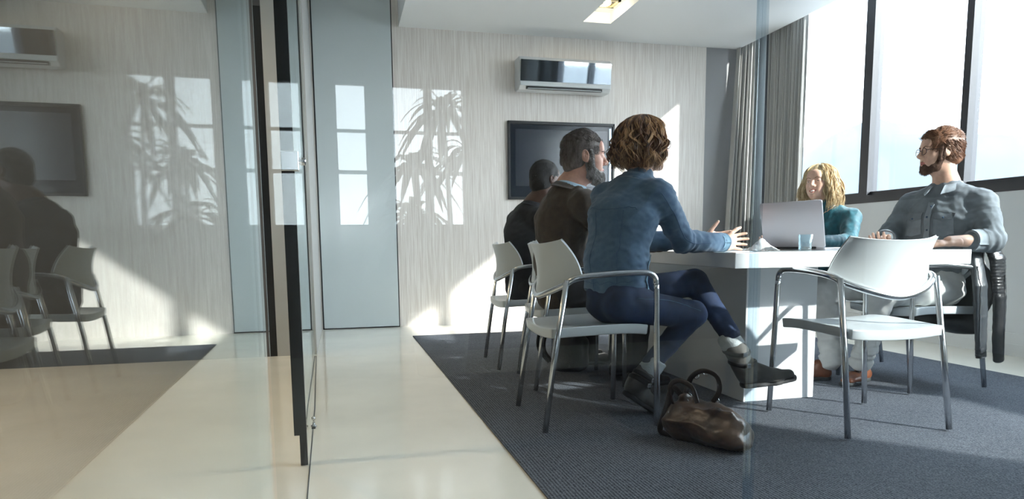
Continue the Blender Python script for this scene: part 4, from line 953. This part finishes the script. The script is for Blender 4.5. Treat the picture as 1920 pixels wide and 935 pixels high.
# black backpack under the chairs
s = SDF(); c_ = V3(1.40,4.10,.007); s.econe(c_+Z*.06, c_+Z*.25, (.15,.11), (.12,.09), (0,1,0), k=.04); s.econe(c_+Z*.05+V3(.06,0,0), c_+Z*.16+V3(.07,0,0), (.10,.07), (.09,.06), (0,1,0), k=.02); s.cutp(c_, -Z, .01)
s.mod(lambda P: (.008*wav(P, 26, 2, 4)).astype(np.float32)); M_nyl = mat('black_nylon', (.012,.013,.016), .6, bump=(60,.3,.004))
bp_ = sdfobj(s, .009, 'backpack', M_nyl, loc=tuple(c_)); tag(bp_, 'black backpack on the rug under the left row of chairs', 'backpack')
for e_ in (-.06,.07): MB().tube(spl([c_+V3(-.08,e_,.30),c_+V3(-.16,e_,.26),c_+V3(-.18,e_,.14),c_+V3(-.11,e_,.04)],24), .012, 6, flat=.35, up=(0,1,0)).obj('shoulder_strap', M_nyl, bp_, smooth=True)
MB().tube(spl([c_+V3(0,-.04,.32),c_+V3(0,-.03,.37),c_+V3(0,.03,.37),c_+V3(0,.04,.32)],16), .008, 6).obj('handle', M_nyl, bp_, smooth=True)

# ------------------------------------------------------------------ leather jacket over the chair back
M_jkt = mat('black_leather', (.012,.014,.017), .34, noise=(16,.3), bump=(45,.35,.005), spec=.6); M_jk2 = mat('grey_leather_sheen', (.035,.042,.050), .38, bump=(50,.35,.005), spec=.7)
s = SDF(); s.econe((3.365,2.95,.79),(3.375,3.40,.79),(.030,.035),(.030,.035),(1,0,0),k=.03)
s.econe((3.385,3.17,.78),(3.40,3.22,.33),(.235,.030),(.30,.028),(0,1,0),k=.03); s.econe((3.25,3.30,.36),(3.40,3.30,.34),(.20,.07),(.28,.07),(0,1,0),k=.04)
s.cutp((3.3,3.2,.245),(0,.12,-1),.01)
s.mod(lambda P: (.008*wav(P*np.array([1,1,.35],np.float32), 34, 5, 4)).astype(np.float32))
lj = sdfobj(s, .008, 'leather_jacket', M_jkt, loc=(3.38,3.2,.25)); tag(lj, 'black leather jacket hung over the chair back with its sleeves dangling', 'jacket')
def sleeve(pts, r, m, quilt):
    s = SDF(); pts = [V3(*p) for p in pts]
    for i in range(len(pts)-1): s.econe(pts[i], pts[i+1], (r[i],r[i]*.5), (r[i+1],r[i+1]*.5), (1,.2,0), k=.004)
    def f(P):
        d = .004*(.35-np.abs(wav(P*np.array([1,1,.3],np.float32), 44, 7, 4)))+.0012*wav(P, 80, 3, 4); z = P[:,2]
        q = (z > quilt[0])*(z < quilt[1]); return (d+q*.0010*np.sin(z*2*math.pi/quilt[2])).astype(np.float32)
    s.mod(f); o = sdfobj(s, .0055, 'sleeve', m, lj); return s, o
s1, o1 = sleeve([(3.262,2.925,.765),(3.245,2.862,.56),(3.262,2.862,.40),(3.280,2.862,.20)], (.040,.048,.044,.036), M_jk2, (.195,.245,.016))
lathe_ring((3.279,2.862,.215),(3.283,2.862,.185),.033,.033,.004,'cuff',M_jkt,o1,squash=.55,side=(1,.2,0))
MB().tube(s1.onto(spl([(3.23,2.80,.69),(3.225,2.80,.5),(3.24,2.80,.35),(3.255,2.80,.21)],30),.001), .0028, 6).obj('zip', M_chrome, o1, smooth=True)
s2, o2 = sleeve([(3.355,2.93,.80),(3.372,2.885,.70),(3.388,2.872,.50),(3.410,2.872,.165)], (.050,.054,.046,.040), M_jkt, (.52,.78,.017))
seam(s2, [(3.40,2.80,.62),(3.415,2.80,.45),(3.43,2.80,.18)], 'seam', M_jk2, o2, r=.002)

# ------------------------------------------------------------------ dracaena behind the viewer, mirrored in the glass
pl = empty('potted_dracaena', (.60,-1.30,0)); tag(pl, 'tall potted dracaena with drooping strap leaves mirrored in the glass', 'potted plant')
part(MB().lathe([(0,0),(.15,0),(.19,.36),(.20,.38),(.185,.38),(.17,.34),(0,.33)], 32, M=Matrix.Translation((.60,-1.30,0))), 'pot', mat('white_pot',(.6,.6,.6),.4), pl, smooth=True)
part(MB().lathe([(0,.33),(.168,.33),(.16,.345),(0,.35)], 24, M=Matrix.Translation((.60,-1.30,0))), 'soil', mat('soil',(.03,.02,.015),.9), pl)
M_bark = mat('plant_bark',(.12,.085,.055),.8,bump=(60,.5)); M_leaf = mat('dracaena_leaf',(.03,.085,.03),.4)
heads = [((.55,-1.30,.34),(.50,-1.28,.8),(.47,-1.30,1.30)), ((.65,-1.31,.34),(.68,-1.33,.9),(.64,-1.30,1.62)), ((.60,-1.27,.34),(.50,-1.22,.6),(.44,-1.25,.98)), ((.62,-1.27,.34),(.74,-1.22,.8),(.80,-1.28,1.38))]
rg = np.random.RandomState(21)
for hp in heads:
    st = part(MB().tube(spl(hp,18), np.linspace(.020,.012,18), 8), 'stem', M_bark, pl, smooth=True); lf = MB(); tip = V3(*hp[-1])
    for i in range(34):
        a = i*2.4; e = rg.uniform(-.1,1.3); L = rg.uniform(.26,.40); d = V3(math.cos(a)*math.cos(e), math.sin(a)*math.cos(e), math.sin(e)); p = tip-V3(0,0,.06*rg.rand()); n = 9; G = np.zeros((n,3,3)); s_ = unit(np.cross(d,(0,0,1)))
        for k in range(n):
            t = k/(n-1); w = .024*math.sin(math.pi*min(1,t*.92+.08))**.8+.001
            q = p+d*L*t+V3(0,0,-L*.95*t*t*(.5+.5*math.cos(e)))
            for m_ in range(3): G[k,m_] = q+s_*(m_-1)*w+V3(0,0,(.004 if m_ != 1 else 0))
        lf.shell(G, .0012)
    o = part(lf, 'leaf_crown', M_leaf, pl, smooth=True)
# unseen fill lamps added to warm the corridor floor, shaped like the slot downlight
def corridor_fill(x, y, e, label):
    t = empty('downlight', (x,y,ZH)); tag(t, label, 'downlight', None)
    f = MB(); z = ZH
    for a in ((-.10,-.10,.10,-.075),(-.10,.075,.10,.10),(-.10,-.075,-.075,.075),(.075,-.075,.10,.075)): f.box((x+a[0],y+a[1],z-.02),(x+a[2],y+a[3],z))
    part(f, 'bezel', MATS['champagne_metal'], t); part(MB().ball((x,y,z-.012),(.05,.05,.02),16), 'bulb', em, t, smooth=True)
    p = bpy.data.lights.new('corridor_fill_beam','SPOT'); p.energy = e; p.color = (1,.76,.48); p.spot_size = R(120); p.spot_blend = .8; p.shadow_soft_size = .06
    o = bpy.data.objects.new('corridor_fill_beam',p); COL.objects.link(o); o.location = (x,y,z-.06)
corridor_fill(-1.6,2.6,42,'added corridor fill light nearest the glass pane'); corridor_fill(-1.4,4.6,42,'added corridor fill light nearest the grey stub wall')
